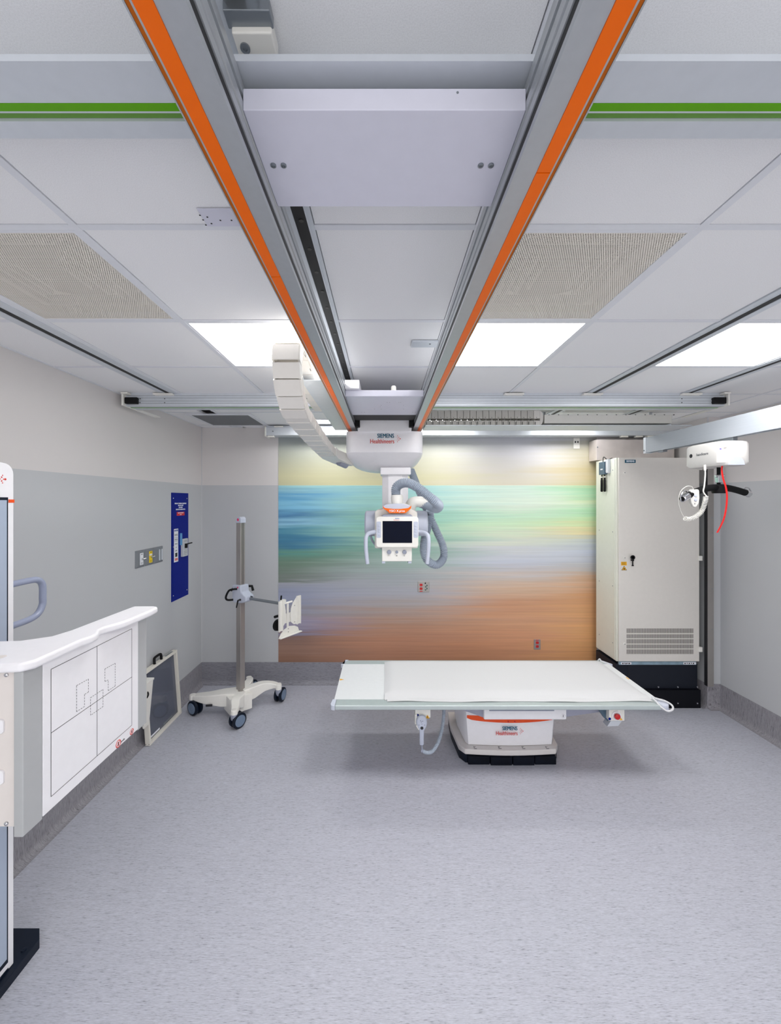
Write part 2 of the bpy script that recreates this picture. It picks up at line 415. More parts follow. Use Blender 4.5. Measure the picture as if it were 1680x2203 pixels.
# ------------------------------------------------------------------ perforated ceiling grilles
def perf_mat(name, rgb, pitch=0.0078):
    m, nt, bb = newmat(name)
    tc = N(nt, 'ShaderNodeNewGeometry'); s = N(nt, 'ShaderNodeSeparateXYZ'); nt.links.new(tc.outputs['Position'], s.inputs[0])
    def mth(op, a, bv=None, c=None):
        n = N(nt, 'ShaderNodeMath', operation=op)
        for i, v in enumerate((a, bv, c)):
            if v is None: continue
            if isinstance(v, (int, float)): n.inputs[i].default_value = v
            else: nt.links.new(v, n.inputs[i])
        return n.outputs[0]
    u = mth('MULTIPLY', s.outputs[0], 1 / pitch); v = mth('MULTIPLY', s.outputs[1], 1 / (pitch * 0.866))
    row = mth('FLOOR', v); odd = mth('MULTIPLY', mth('MODULO', mth('ADD', row, 1000.0), 2.0), 0.5)
    fu = mth('SUBTRACT', mth('FRACT', mth('ADD', mth('ADD', u, odd), 1000.0)), 0.5); fv = mth('SUBTRACT', mth('FRACT', mth('ADD', v, 1000.0)), 0.5)
    d = mth('SQRT', mth('ADD', mth('MULTIPLY', fu, fu), mth('MULTIPLY', fv, fv)))
    hole = mth('LESS_THAN', d, 0.34)
    bb.inputs['Base Color'].default_value = lin(rgb); bb.inputs['Roughness'].default_value = 0.5
    tr = N(nt, 'ShaderNodeBsdfTransparent'); mx = N(nt, 'ShaderNodeMixShader')
    nt.links.new(hole, mx.inputs[0]); nt.links.new(bb.outputs[0], mx.inputs[1]); nt.links.new(tr.outputs[0], mx.inputs[2])
    nt.links.new(mx.outputs[0], nt.nodes['Material Output'].inputs[0]); return m
perf = perf_mat('perforated_plate', (244, 238, 228)); perf2 = perf_mat('perforated_dark_plate', (150, 152, 156), 0.006)
def grille(x0, x1, y0, y1, label, pm, inner=True):
    t = thing('ceiling_grille', label, 'air grille', ((x0 + x1) / 2, (y0 + y1) / 2, H), 'perforated air grilles in the ceiling')
    b = B(); e = 0.012
    for q in ((x0, x0 + e, y0, y1), (x1 - e, x1, y0, y1), (x0 + e, x1 - e, y0, y0 + e), (x0 + e, x1 - e, y1 - e, y1)): box(b, *q, H - 0.003, H + 0.03)
    obj('frame', b, tbar, t)
    bx('perforated_face', pm, t, x0 + e, x1 - e, y0 + e, y1 - e, H - 0.001, H)
    b = B()
    for q in ((x0, x0 + e, y0, y1), (x1 - e, x1, y0, y1), (x0, x1, y0, y0 + e), (x0, x1, y1 - e, y1)): box(b, *q, H + 0.03, H + 0.065)
    box(b, x0, x1, y0, y1, H + 0.06, H + 0.07); obj('plenum_box', b, oute, t)
    if inner:
        cx, cy = (x0 + x1) / 2 + 0.0, (y0 + y1) / 2
        b = B()
        for k, rr in enumerate((0.2, 0.16, 0.12, 0.08)):
            for s in (-1, 1):
                box(b, cx + s * rr - 0.006, cx + s * rr + 0.006, cy - rr, cy + rr, H + 0.02, H + 0.06)
        box(b, cx - 0.2, cx + 0.2, cy - 0.206, cy - 0.194, H + 0.02, H + 0.07); box(b, cx - 0.2, cx + 0.2, cy + 0.194, cy + 0.206, H + 0.02, H + 0.07)
        obj('diffuser_vane', b, mat('vane_grey', (165, 163, 158), 0.5), t)
        b = B(); lathe(b, (cx, cy, H + 0.055), (0, 0, 1), ((0, 0.2), (0.004, 0.2)), 32); obj('duct_opening', b, darkm, t)
grille(-1.568, -.956, ROWY[4] + hb, ROWY[5] - hb, 'beige perforated air grille at the upper left, beside the left wall', perf)
grille(.369, .957, ROWY[4] + hb, ROWY[5] - hb, 'beige perforated air grille right of the right orange rail', perf)
b = B()
t = thing('ceiling_grille', 'dark grey grille near the back left corner of the ceiling', 'air grille', (-1.585, 4.0, H), 'perforated air grilles in the ceiling')
for q in ((-1.90, -1.86, 3.72, 4.27), (-1.31, -1.27, 3.72, 4.27), (-1.86, -1.31, 3.72, 3.75), (-1.86, -1.31, 4.25, 4.27)): box(b, *q, H - 0.012, H - .002)
obj('frame', b, tbar, t); bx('perforated_face', mat('dark_grille_mesh', (112, 114, 118), .6, 0, .5, 500), t, -1.86, -1.31, 3.75, 4.25, H - 0.009, H - .003)

# ------------------------------------------------------------------ flush ceiling tracks with black slots
def track(xc, half, slot, label, y0, y1, holes=False):
    t = thing('ceiling_track', label, 'ceiling track', (xc, (y0 + y1) / 2, H), 'slotted tracks set into the ceiling')
    b = B()
    for s in (-1, 1):
        a0, a1 = sorted((xc + s * slot, xc + s * half)); box(b, a0, a1, y0, y1, H - 0.006, H + 0.05)
        a0, a1 = sorted((xc + s * (slot + .001), xc + s * (slot + 0.006))); box(b, a0, a1, y0, y1, H - 0.0075, H - 0.005)
    obj('track_lip', b, alul, t)
    b = B(); box(b, xc - slot - 0.0005, xc + slot + 0.0005, y0, y1, H - 0.0055, H + 0.05)
    obj('slot', b, darkm, t)
    if holes:
        for k in range(16):
            y = 0.9 + k * 0.13; b = B(); lathe(b, (xc + 0.002, y, H - 0.005), (0, 0, -1), ((0, 0.007), (0.002, 0.007), (0.002, 0.004))); obj('bolt', b, mat('dark_bolt', (70, 68, 66), .5, .5), t)
    return t
track(-1.665, 0.065, 0.017, 'slotted ceiling track along the left wall', YF, 3.05)
track(1.608, 0.052, 0.017, 'slotted ceiling track left of the far right lit panel', YF, YB)
track(2.345, 0.05, 0.016, 'slotted ceiling track right of the far right lit panel, above the lift beam', YF, YB)
track(-0.249, 0.036, 0.018, 'slotted ceiling track between the orange rails with bolts in its black slot', YF, 3.0, True)
# end stop under that track
t = thing('track_end_stop', 'white block with a hex screw at the top, right of the left orange rail', 'end stop', (-0.235, 0.69, 2.86))
bx('block', warm_white, t, -0.262, -0.193, 0.668, 0.712, 2.862, 2.892, 0.003)
bx('cap', alud, t, -0.268, -0.190, 0.645, 0.672, 2.872, 2.892, 0.002)
b = B(); lathe(b, (-0.246, 0.69, 2.8625), (0, 0, -1), ((0, 0.0085), (0.003, 0.0085), (0.003, 0.004), (0.001, 0.004))); obj('screw', b, alud, t)

# ------------------------------------------------------------------ transverse ceiling rails with green strip
def cross_rail(y0, label, mirror=False, x0=-2.0, x1=2.63):
    t = thing('ceiling_rail', label, 'ceiling rail', ((x0 + x1) / 2, y0, 2.80), 'green striped rails running across the room')
    wd, zb = 0.14, H - 0.10
    def Y(v): return y0 + (wd - v if mirror else v)
    prof = [(0, zb), (0, zb + 0.012), (0.03, zb + 0.02), (0.082, zb + 0.06), (0.082, H), (0.14, H), (0.14, zb + 0.055), (0.136, zb + 0.055), (0.136, zb + 0.048), (0.14, zb + 0.048), (0.14, zb + 0.03),
            (0.136, zb + 0.03), (0.136, zb + 0.024), (0.14, zb + 0.024), (0.14, zb), (0.104, zb), (0.104, zb + 0.014), (0.088, zb + 0.014), (0.088, zb), (0.084, zb), (0.084, zb + 0.003), (0.069, zb + 0.003), (0.069, zb)]
    if mirror: prof = [(Y(p), q) for p, q in prof]
    else: prof = [(Y(p), q) for p, q in prof]
    b = B(); prism(b, prof, 'x', x0, x1); obj('profile', b, alul, t)
    b = B(); ya, yb_ = sorted((Y(0.0695), Y(0.0835))); box(b, x0, x1, ya, yb_, zb - 0.001, zb + 0.0028); obj('green_strip', b, green, t)
    b = B(); ya, yb_ = sorted((Y(0.0885), Y(0.1035))); box(b, x0, x1, ya, yb_, zb + 0.006, zb + 0.0138); obj('groove_strip', b, green_dk, t)
    return t, zb
cross_rail(0.656, 'grey ceiling rail with green stripe crossing overhead near the top')
fr, zb = cross_rail(3.02, 'long grey ceiling rail at the far end of the orange rails', True)
for z in (.078, .060, .036, .018):
    bx('groove_line', alud, fr, -1.99, 2.62, 3.0185, 3.0205, zb + z, zb + z + .0022)
for s, xe in ((-1, -2.0), (1, 2.63)):
    b = B(); a0, a1 = sorted((xe, xe + s * 0.012)); box(b, a0, a1, 2.985, 3.19, zb - 0.004, H - 0.004)
    a0, a1 = sorted((xe - s * 0.04, xe + s * 0.012)); box(b, a0, a1, 2.975, 3.02, H - 0.018, H - 0.004); box(b, a0, a1, 3.16, 3.42, zb - 0.006, zb)
    obj('end_bracket', b, warm_white, fr, 0.002)
    a0, a1 = sorted((xe - s * 0.004, xe - s * 0.10)); bx('buffer', black, fr, a0, a1, 2.995, 3.03, zb + 0.012, zb + 0.062, 0.006)
for xx in (-1.70, 0.995, 1.60, 2.36):
    bx('clamp', warm_white, fr, xx - 0.075, xx + 0.075, 2.985, 3.03, H - 0.022, H - 0.008, 0.005)
for k, xx in enumerate((-1.89, -1.70, 2.30)):
    for dz in (0.025, 0.055):
        b = B(); lathe(b, (xx, 3.02, zb + dz), (0, -1, 0), ((0, 0.004), (0.002, 0.003)), 10); obj('bolt', b, ink, fr)

# rail along the back wall
t = thing('ceiling_rail', 'white ceiling rail running along the top of the back wall', 'ceiling rail', (1, 4.3, 2.78))
b = B(); prism(b, [(4.25, 2.784), (4.25, 2.87), (4.262, 2.872), (4.262, 2.888), (4.39, 2.888), (4.39, 2.79), (4.36, 2.776), (4.262, 2.776)], 'x', -1.29, 3.33); obj('profile', b, alul, t, 0.001)
bx('end_cap', warm_white, t, -1.302, -1.288, 4.235, 4.40, 2.77, 2.875, 0.002)
b = B(); lathe(b, W(587, 928, 4.249), (0, -1, 0), ((0, 0.008), (0.004, 0.008), (0.004, 0.004)), 16); obj('bolt', b, alud, t)
for xx in (-1.15, 1.29, 2.28, 2.48):
    bx('clamp', warm_white, t, xx - 0.05, xx + 0.05, 4.24, 4.3, 2.868, 2.884, 0.003)
for xx in (-1.24, 2.62, 2.78, 2.9):
    bx('cable_clip', warm_white, t, xx - 0.035, xx + 0.035, 4.25, 4.3, 2.762, 2.778, 0.003)

# ================================================================== BRIDGE (orange striped rails)
br = thing('ceiling_bridge', 'pair of long orange striped ceiling rails joined by white cross plates', 'rail bridge', (0, 1.5, 2.68))
RB, RT = EYE + 0.62, EYE + 0.735
for s in (-1, 1):
    prof = [(.325, RB), (.325, RT), (.25, RT), (.246, RT - .006), (.246, RB + .088), (.252, RB + .088), (.252, RB + .078), (.246, RB + .076), (.246, RB + .058), (.251, RB + .056), (.251, RB + .05),
            (.246, RB + .048), (.246, RB + .032), (.262, RB + .030), (.262, RB + .014), (.246, RB + .012), (.246, RB), (.286, RB), (.286, RB + .003), (.3125, RB + .003), (.3125, RB - .001), (.3155, RB - .001), (.3155, RB + .003), (.3225, RB + .003), (.3225, RB)]
    b = B(); prism(b, [(s * p, q) for p, q in prof], 'y', -1.2, 3.95); ra = obj('rail', b, alu, br)
    a0, a1 = sorted((s * .2863, s * .3122)); ends = [-1.2, 1.05 + 0.16 * s * -1 + (-.09 if s > 0 else .5), 2.05 + (.09 if s > 0 else .0), 3.95]
    cuts = [-1.2, 0.735 if s > 0 else 1.075, 1.72 if s > 0 else 2.10, 2.40 if s > 0 else 3.0, 3.95]
    for k in range(4):
        b = B(); box(b, a0, a1, cuts[k] + .0012, cuts[k + 1] - .0012, RB - .0015, RB + .0028); obj('orange_strip', b, orange, ra)
    b = B(); a0, a1 = sorted((s * .3158, s * .3222)); box(b, a0, a1, -1.2, 3.95, RB + .0012, RB + .0029); obj('groove_strip', b, orange_dk, ra)
    b = B(); a0, a1 = sorted((s * .2475, s * .2615)); box(b, a0, a1, -1.2, 3.9, RB + .0145, RB + .0295); obj('dark_slot', b, darkm, ra)
    a0, a1 = sorted((s * .205, s * .246)); bx('end_buffer', black, br, a0, a1, 3.24, 3.30, RB + .0, RB + .08, 0.004)
lav = mat('lavender_white_lacquer', (214, 214, 228), 0.35)
p = bx('cross_plate', lav, br, -.246, .246, .678, .901, EYE + .68, EYE + .718, 0.002)
for px in (588, 610, 1034, 1056):
    q = W(px, 355, .789); b = B(); lathe(b, (q.x, q.y, EYE + .68), (0, 0, -1), ((0, .0058), (.0022, .0058), (.0026, .005), (.0026, .003), (.0008, .003), (.0008, .0001)), 20); obj('screw', b, alud, p)
b = B(); lathe(b, (.127, .678, EYE + .71), (0, -1, 0), ((0, .0022), (.0005, .0022)), 12); obj('small_hole', b, alud, p)
p = bx('cross_plate', lav, br, -.246, .246, 2.45, 2.98, EYE + .66, EYE + .70, 0.004)
b = B()
for px, py in ((806, 880), (818, 875), (833, 866), (838, 866), (858, 866), (862, 866), (820, 872), (820, 880), (868, 872), (868, 880), (778, 887), (784, 887), (888, 887), (893, 887)):
    dd = F * .66 / (1079 - py); q = W(px, py, dd); lathe(b, (q.x, q.y, EYE + .66), (0, 0, -1), ((0, .0025), (.0005, .0025)), 8)
obj('small_hole', b, ink, p)
bx('cover_box', white, br, -.246, -.155, 2.42, 2.62, EYE + .70, EYE + .755, 0.004)
b = B(); cyl(b, (.058, 2.47, EYE + .70), (.058, 2.47, EYE + .725), .016, 16); cyl(b, (.058, 2.47, EYE + .725), (.058, 2.47, EYE + .73), .013, 16); obj('cap', b, warm_white, br)
bx('gap_shade_block', darkm, br, -.24, .24, 2.99, 3.20, EYE + .665, EYE + .70, 0.003)  # dark block added to paint the shaded gap ahead of the tube housing
# cable tray riding beside the left rail
b = B(); prism(b, [(-.47, EYE + .68), (-.36, EYE + .68), (-.33, EYE + .70), (-.33, EYE + .703), (-.362, EYE + .684), (-.466, EYE + .684), (-.466, EYE + .72), (-.47, EYE + .72)], 'y', 2.19, 3.72)
obj('cable_tray', b, alul, br)

# ------------------------------------------------------------------ energy chain
cx0, cx1 = -.53, -.40
cc = thing('cable_chain', 'ivory segmented cable chain looping down from the tray beside the left orange rail', 'cable chain', (-.465, 2.0, 2.6))
path = [(2.95, .715), (2.6, .72), (2.3, .74), (2.1, .775), (1.98, .79), (1.90, .76), (1.865, .68), (1.885, .60), (1.945, .52), (2.05, .47), (2.3, .448), (2.62, .425), (2.9, .412), (3.22, .40)]
pp = resample(spline([(-.465, a, EYE + z) for a, z in path], 14), .072)
for i in range(len(pp) - 1):
    a, c = pp[i], pp[i + 1]; t = (c - a).normalized(); n = Vector((0, -t.z, t.y))
    hw, th = .064, .03
    e0, e1 = a - t * .002, c + t * .002
    b = B()
    for s in (-1, 1):
        xo, xi = -.465 + s * (hw + .0025 * (i % 2)), -.465 + s * (hw - .008)
        rings = []
        for e in (e0, e1): rings.append([Vector((xo, e.y, e.z)) + n * th, Vector((xi, e.y, e.z)) + n * th, Vector((xi, e.y, e.z)) - n * th, Vector((xo, e.y, e.z)) - n * th])
        loft(b, rings)
    sh = .002 if i % 2 else 0
    for sg in (-1, 1):
        r = []
        for e in (a - t * (.004 * (i % 2)), c + t * (.004 * (i % 2))): r.append([Vector((-.465 - hw + .004, e.y, e.z)) + n * sg * (th + .001 + .003 * (i % 2)), Vector((-.465 + hw - .004, e.y, e.z)) + n * sg * (th + .001 + .003 * (i % 2)), Vector((-.465 + hw - .004, e.y, e.z)) + n * sg * (th - .003), Vector((-.465 - hw + .004, e.y, e.z)) + n * sg * (th - .003)])
        loft(b, r)
    L = obj('link', b, chainm, cc)
    if 3 < i < 16:
        b = B()
        for s in (-1, 1):
            m_ = a.lerp(c, .7); q = Vector((-.465 + s * (hw - .010), m_.y, m_.z))
            for sg in (-1, 1):
                r = []
                for e in (q - t * .012, q + t * .012): r.append([e + n * sg * (th + .0025) + Vector((-.0012, 0, 0)), e + n * sg * (th + .0025) + Vector((.0012, 0, 0)), e + n * sg * th + Vector((.0012, 0, 0)), e + n * sg * th + Vector((-.0012, 0, 0))])
                loft(b, r)
        obj('clip_slot', b, ink, L)
b = B(); sweep_rect(b, [Vector((-.465, 3.19, 2.505)), Vector((-.455, 3.3, 2.495)), Vector((-.40, 3.44, 2.485)), Vector((-.335, 3.55, 2.47))], [.145, .145, .14, .12], [.07, .075, .085, .09])
end = obj('end_fitting', b, warm_white, cc, .004)
b = B(); cyl(b, (-.40, 3.42, 2.405), (-.345, 3.5, 2.385), .03, 20); obj('end_buffer', b, midgrey, cc)
b = B(); 
for k in range(3): box(b, -.52, -.41, 3.185 + k * .03, 3.195 + k * .03, 2.432 - k * .001, 2.436)
obj('fitting_slot', b, ink, end)

# ================================================================== X-RAY TUBE CARRIAGE
tc = thing('xray_tube_unit', 'white ceiling x-ray tube unit with touch display hanging in front of the mural', 'x-ray tube', (0, 3.5, 1.8))
rings = []
for z, xh, yf, yk in ((2.655, .332, 3.30, 3.95), (2.56, .333, 3.298, 3.95), (2.476, .333, 3.298, 3.95), (2.445, .325, 3.338, 3.94), (2.41, .305, 3.395, 3.90), (2.378, .27, 3.455, 3.86), (2.353, .215, 3.51, 3.81), (2.338, .155, 3.555, 3.77), (2.33, .10, 3.59, 3.74)):
    rings.append([Vector((x, y, z)) for x, y in superell(0, (yf + yk) / 2, xh, (yk - yf) / 2, 9 if z > 2.44 else 4.5, 72)])
b = B(); loft(b, rings)
hs = obj('housing', b, white, tc)
bx('housing_top', white, tc, -.224, .228, 3.285, 3.55, 2.648, 2.752, .006)
b = B()
seamz = 2.478
pts = superell(0, 3.624, .3345, .3275, 9, 72)
logo(hs, -.0, 3.296, 2.59, .255)
b = B(); lathe(b, (0, 3.50, 2.352), (0, -.45, -.9), ((0, .001), (0.0, .052), (.002, .052), (.002, .049), (.0, .049)), 36)
c_ = W(826, 993, 3.44)
b.free(); b = B(); lathe(b, c_ + Vector((0, .012, .01)), (0, -.72, -.69), ((0, .076), (.008, .074), (.008, .071), (.010, .069), (.011, .001)), 40)
obj('round_cover', b, white, hs)
b = B(); lathe(b, c_ + Vector((0, -.001, .012)), (0, -.72, -.69), ((0, .008), (.004, .006), (.005, .001)), 12); obj('indicator', b, ink, hs)
b = B(); cyl(b, (.200, 3.296, 2.662), (.200, 3.290, 2.662), .012, 4); obj('red_marker', b, red, tc)
# telescopic column
bx('column_collar', white, tc, -.036, .232, 3.42, 3.68, 2.295, 2.36, .01)
oct_ = [(-.02, 3.50), (.035, 3.455), (.155, 3.455), (.2125, 3.50), (.2125, 3.64), (-.02, 3.64)]
b = B(); prism(b, oct_, 'z', 1.93, 2.34); obj('column', b, white, tc, .003)
# tube head: yoke behind the display
bd = 3.14
def PZ(px, py, d): q = W(px, py, d); return (q.x, q.z)
head = [PZ(x, y, bd) for x, y in ((806, 1180), (806, 1101), (812, 1097), (822, 1095), (826, 1088), (836, 1083), (872, 1083), (883, 1088), (887, 1096), (898, 1101), (899, 1180))]
b = B(); prism(b, head, 'y', bd, bd + .26); obj('tube_housing', b, warm_white, tc, .012)
for s, (xa, xb) in ((-1, (784, 808)), (1, (897, 921))):
    a = PZ(xa, 1099, 3.2); c = PZ(xb, 1155, 3.2)
    b = B(); r = .10; cyx, cz = 3.28, (a[1] + c[1]) / 2
    lathe(b, (min(a[0], c[0]), cyx, cz), (1, 0, 0), ((0, .085), (.004, .098), (.012, .106), (abs(a[0] - c[0]), .108)) if s < 0 else ((0, .108), (abs(a[0] - c[0]) - .012, .106), (abs(a[0] - c[0]) - .004, .098), (abs(a[0] - c[0]), .085)), 40)
    obj('tube_end', b, greypl, tc, .0)
# orange badge on top
def strip(d0, th, pts, name, m, par, bev=.001):
    b = B(); prism(b, [PZ(x, y, d0) for x, y in pts], 'y', d0, d0 + th); return obj(name, b, m, par, bev)
strip(3.09, .12, ((823, 1089), (830, 1085), (845, 1083.5), (865, 1083.5), (878, 1086), (884, 1090), (878, 1098), (832, 1098)), 'top_cap', greypl, tc, .004)
ob = strip(3.083, .05, ((823, 1088), (828, 1093), (846, 1095), (862, 1095), (878, 1093), (885, 1088), (884, 1094), (878, 1099), (872, 1104), (838, 1104), (832, 1099), (825, 1094)), 'orange_badge', orange, tc, .001)
q = W(854, 1099.4, 3.081); text('lettering', 'YSIO X.pree', .024, q, 'front', white_ink, ob, .0006)
# display
D = 3.03
b = B(); x0, z0 = PZ(809, 1177.5, D); x1, z1 = PZ(900, 1111.5, D)
prism(b, rrect(x0, x1, z0, z1, .022, 5), 'y', D, D + .045); dp = obj('touch_display', b, warm_white, tc, .004)
b = B(); a = PZ(823, 1168, D); c = PZ(886.5, 1121, D); box(b, a[0], c[0], D - .0015, D + .003, a[1], c[1]); obj('screen', b, screen, dp)
for xx, sgn in ((810, 1), (899, -1)):
    b = B(); a = PZ(xx, 1157, D); c = PZ(xx + 9.5 * sgn, 1122, D); xa, xb = sorted((a[0], c[0]))
    prism(b, rrect(xa, xb, a[1], c[1], .008, 4), 'y', D - .002, D + .003); pad = obj('button_pad', b, greypl, dp)
    for k in range(4):
        q = W(xx + 5 * sgn, 1131 + 6.2 * k, D - .002); b = B(); lathe(b, q, (0, -1, 0), ((0, .0098), (.002, .009), (.003, .006)), 16); obj('button', b, midgrey if False else greypl, pad)
q = W(854.5, 1115.5, D - .0005); text('lettering', 'SIEMENS', .009, q, 'front', mat('blue_ink', (30, 90, 170), .5), dp, .0003)
q = W(853, 1118.6, D - .0005); text('lettering', 'Healthineers', .009, q, 'front', red_ink, dp, .0002)
strip(3.06, .06, ((825, 1107), (884, 1107), (889, 1112), (820, 1112)), 'display_hinge', midgrey, tc, .002)
# handles
for s in (-1, 1):
    cxp = 854.5; L = 25 if s < 0 else 27
    pts = [W(cxp + s * x, y, dd) for x, y, dd in ((43, 1144, 3.06), (52, 1145, 3.04), (62, 1148, 3.0), (67, 1156, 2.97), (67.5, 1175, 2.96), (66, 1195, 2.96), (64, 1213, 2.96))]
    b = B(); tube(b, spline(pts, 6), lambda i, n: .0165 - .002 * i / n, 14); obj('handle', b, greypl, tc)
# collimator
b = B(); a = PZ(821.5, 1208, 3.06); c = PZ(886, 1176, 3.06); box(b, a[0], c[0], 3.06, 3.27, a[1], c[1]); co = obj('collimator', b, warm_white, tc, .006)
for px, r in ((837, .0168), (853.5, .0115), (870, .0168)):
    q = W(px, 1187.5, 3.06); b = B(); lathe(b, q, (0, -1, 0), ((0, r), (.010, r), (.013, r * .9), (.013, r * .2)), 28); obj('knob', b, mat('knob_grey', (142, 148, 164), .4), co)
b = B()
for px in (835.5, 838.5): q = W(px, 1195.5, 3.059); box(b, q.x - .0012, q.x + .0012, 3.0585, 3.0605, q.z - .003, q.z + .003)
q = W(853.5, 1195.5, 3.059)
for a_ in (45, 135):
    M = Matrix.Translation(q) @ Matrix.Rotation(R(a_), 4, 'Y'); box(b, -.006, .006, -.0005, .001, -.0008, .0008, M)
q = W(870, 1195.5, 3.059); box(b, q.x - .004, q.x + .004, 3.0585, 3.0605, q.z - .0035, q.z - .0022); box(b, q.x - .004, q.x + .004, 3.0585, 3.0605, q.z + .0022, q.z + .0035)
obj('symbol', b, ink, co)
for px in (825, 881.5):
    q = W(px, 1209.5, 3.07); bx('accessory_rail', greypl, co, q.x - .013, q.x + .013, 3.065, 3.26, q.z - .009, q.z + .01, .002)
# hoses
b = B(); q = W(854, 1085, 3.17); lathe(b, (q.x, q.y, q.z), (0, 0, 1), ((0, .045), (.05, .050), (.075, .046), (.078, .036)), 28); obj('hose_collar', b, warm_white, tc)
HS = [('hose', [(852, 1066, 3.17), (852, 1050, 3.15), (862, 1041, 3.13), (878, 1039, 3.10), (897, 1048, 3.07), (918, 1064, 3.05), (935, 1078, 3.06), (944, 1088, 3.12), (938, 1094, 3.2), (922, 1088, 3.26), (905, 1083, 3.3)], .0345),
      ('hose', [(884, 1012, 3.6), (893, 1035, 3.56), (904, 1062, 3.52), (915, 1090, 3.48), (924, 1110, 3.46), (940, 1145, 3.44), (953, 1175, 3.42), (954, 1200, 3.4), (940, 1215, 3.36), (922, 1208, 3.34), (912, 1190, 3.34), (912, 1165, 3.36), (920, 1135, 3.40), (926, 1108, 3.42), (924, 1096, 3.4)], .031),
      ('cable', [(797, 1152, 3.25), (802, 1165, 3.22), (812, 1176, 3.2), (824, 1180, 3.2)], .009)]
for nm, pts, r in HS:
    b = B(); hose(b, [W(*p_) for p_ in pts], r, .0042 if r > .02 else .001, .0115 if r > .02 else .006, 18); obj(nm, b, hosegrey, tc)
b = B(); tube(b, spline([W(881, 1105, 3.24), W(884, 1086, 3.26), W(892, 1080, 3.28), W(908, 1080, 3.29), W(918, 1084, 3.29)], 6), .046, 20); obj('cable_elbow', b, warm_white, tc)

# ================================================================== far tray with second chain
ct = thing('cable_trough', 'long white ceiling cable trough in front of the back wall, right of the orange rails', 'cable trough', (1.5, 3.5, 2.72))
bx('trough_floor', alul, ct, .36, 2.70, 3.43, 3.68, 2.727, 2.733)
bx('rear_lip', alul, ct, .36, 2.70, 3.676, 3.68, 2.733, 2.80)
tk = bx('trunk_cover', warm_white, ct, 1.415, 2.54, 3.45, 3.62, 2.752, 2.828, .002)
b = B()
for k in range(14): q = 1.45 + k * .085; box(b, q, q + .008, 3.449, 3.46, 2.824, 2.83)
obj('cover_tab', b, ink, tk)
for x in (.6, 1.5, 2.5): bx('hanger', alul, ct, x - .01, x + .01, 3.66, 3.676, 2.733, H)
c2 = thing('cable_chain', 'ivory cable chain lying in the ceiling trough near the back wall', 'cable chain', (.9, 3.5, 2.74))
for k in range(18):
    x = .36 + k * .0565
    b = B()
    for zz in (2.735, 2.795):
        box(b, x + .002, x + .0545, 3.455, 3.463, zz, zz + (.042 if zz < 2.75 else .072)); box(b, x + .002, x + .0545, 3.56, 3.568, zz, zz + (.042 if zz < 2.75 else .072))
        box(b, x + .004, x + .030, 3.463, 3.56, zz, zz + .005)
        box(b, x + .004, x + .050, 3.463, 3.56, zz + (.037 if zz < 2.75 else .067), zz + (.042 if zz < 2.75 else .072))
    L = obj('link', b, chain_in if k < 17 else chainm, c2)
    b = B(); box(b, x + .022, x + .028, 3.453, 3.456, 2.802, 2.806); box(b, x + .01, x + .014, 3.45, 3.456, 2.74, 2.765); obj('clip_slot', b, ink, L)
b = B(); prism(b, [(1.378 + .02 * math.cos(R(a)) * 1.4, 2.80 + .062 * math.sin(R(a))) for a in range(-90, 91, 15)] + [(1.376, 2.865), (1.376, 2.738)], 'y', 3.455, 3.568); obj('end_loop', b, chainm, c2, .002)
# small ceiling joint plates
t = thing('joint_plate', 'white perforated metal plate on the ceiling left of the left orange rail', 'ceiling plate', (-.6, 1.2, H - .006))
a, c = W(423, 450, F * .834 / 629), W(503, 487, F * .834 / 592)
b = B(); box(b, a.x, -.40, a.y, c.y, H - .006, H - .003); pl = obj('plate', b, lav, t)
b = B()
for px, py in ((430, 463), (437, 473), (446, 467), (455, 481), (443, 484), (474, 474), (498, 474)):
    q = W(px, py, F * .834 / (1079 - py)); lathe(b, (q.x, q.y, H - .006), (0, 0, -1), ((0, .0028), (.0004, .0028)), 8)
obj('screw_hole', b, ink, pl)
t = thing('joint_plate', 'small white plate with a screw on the ceiling left of the right orange rail', 'ceiling plate', (.2, 2.06, H - .006))
a, c = W(886, 733, F * .834 / 346), W(945, 746, F * .834 / 333)
b = B(); box(b, a.x, c.x, a.y, c.y, H - .010, H - .003); pl = obj('plate', b, alul, t)
b = B(); q = W(925, 740, F * .83 / 339); lathe(b, (q.x, q.y, H - .010), (0, 0, -1), ((0, .006), (.003, .003)), 10); obj('screw', b, alud, pl)

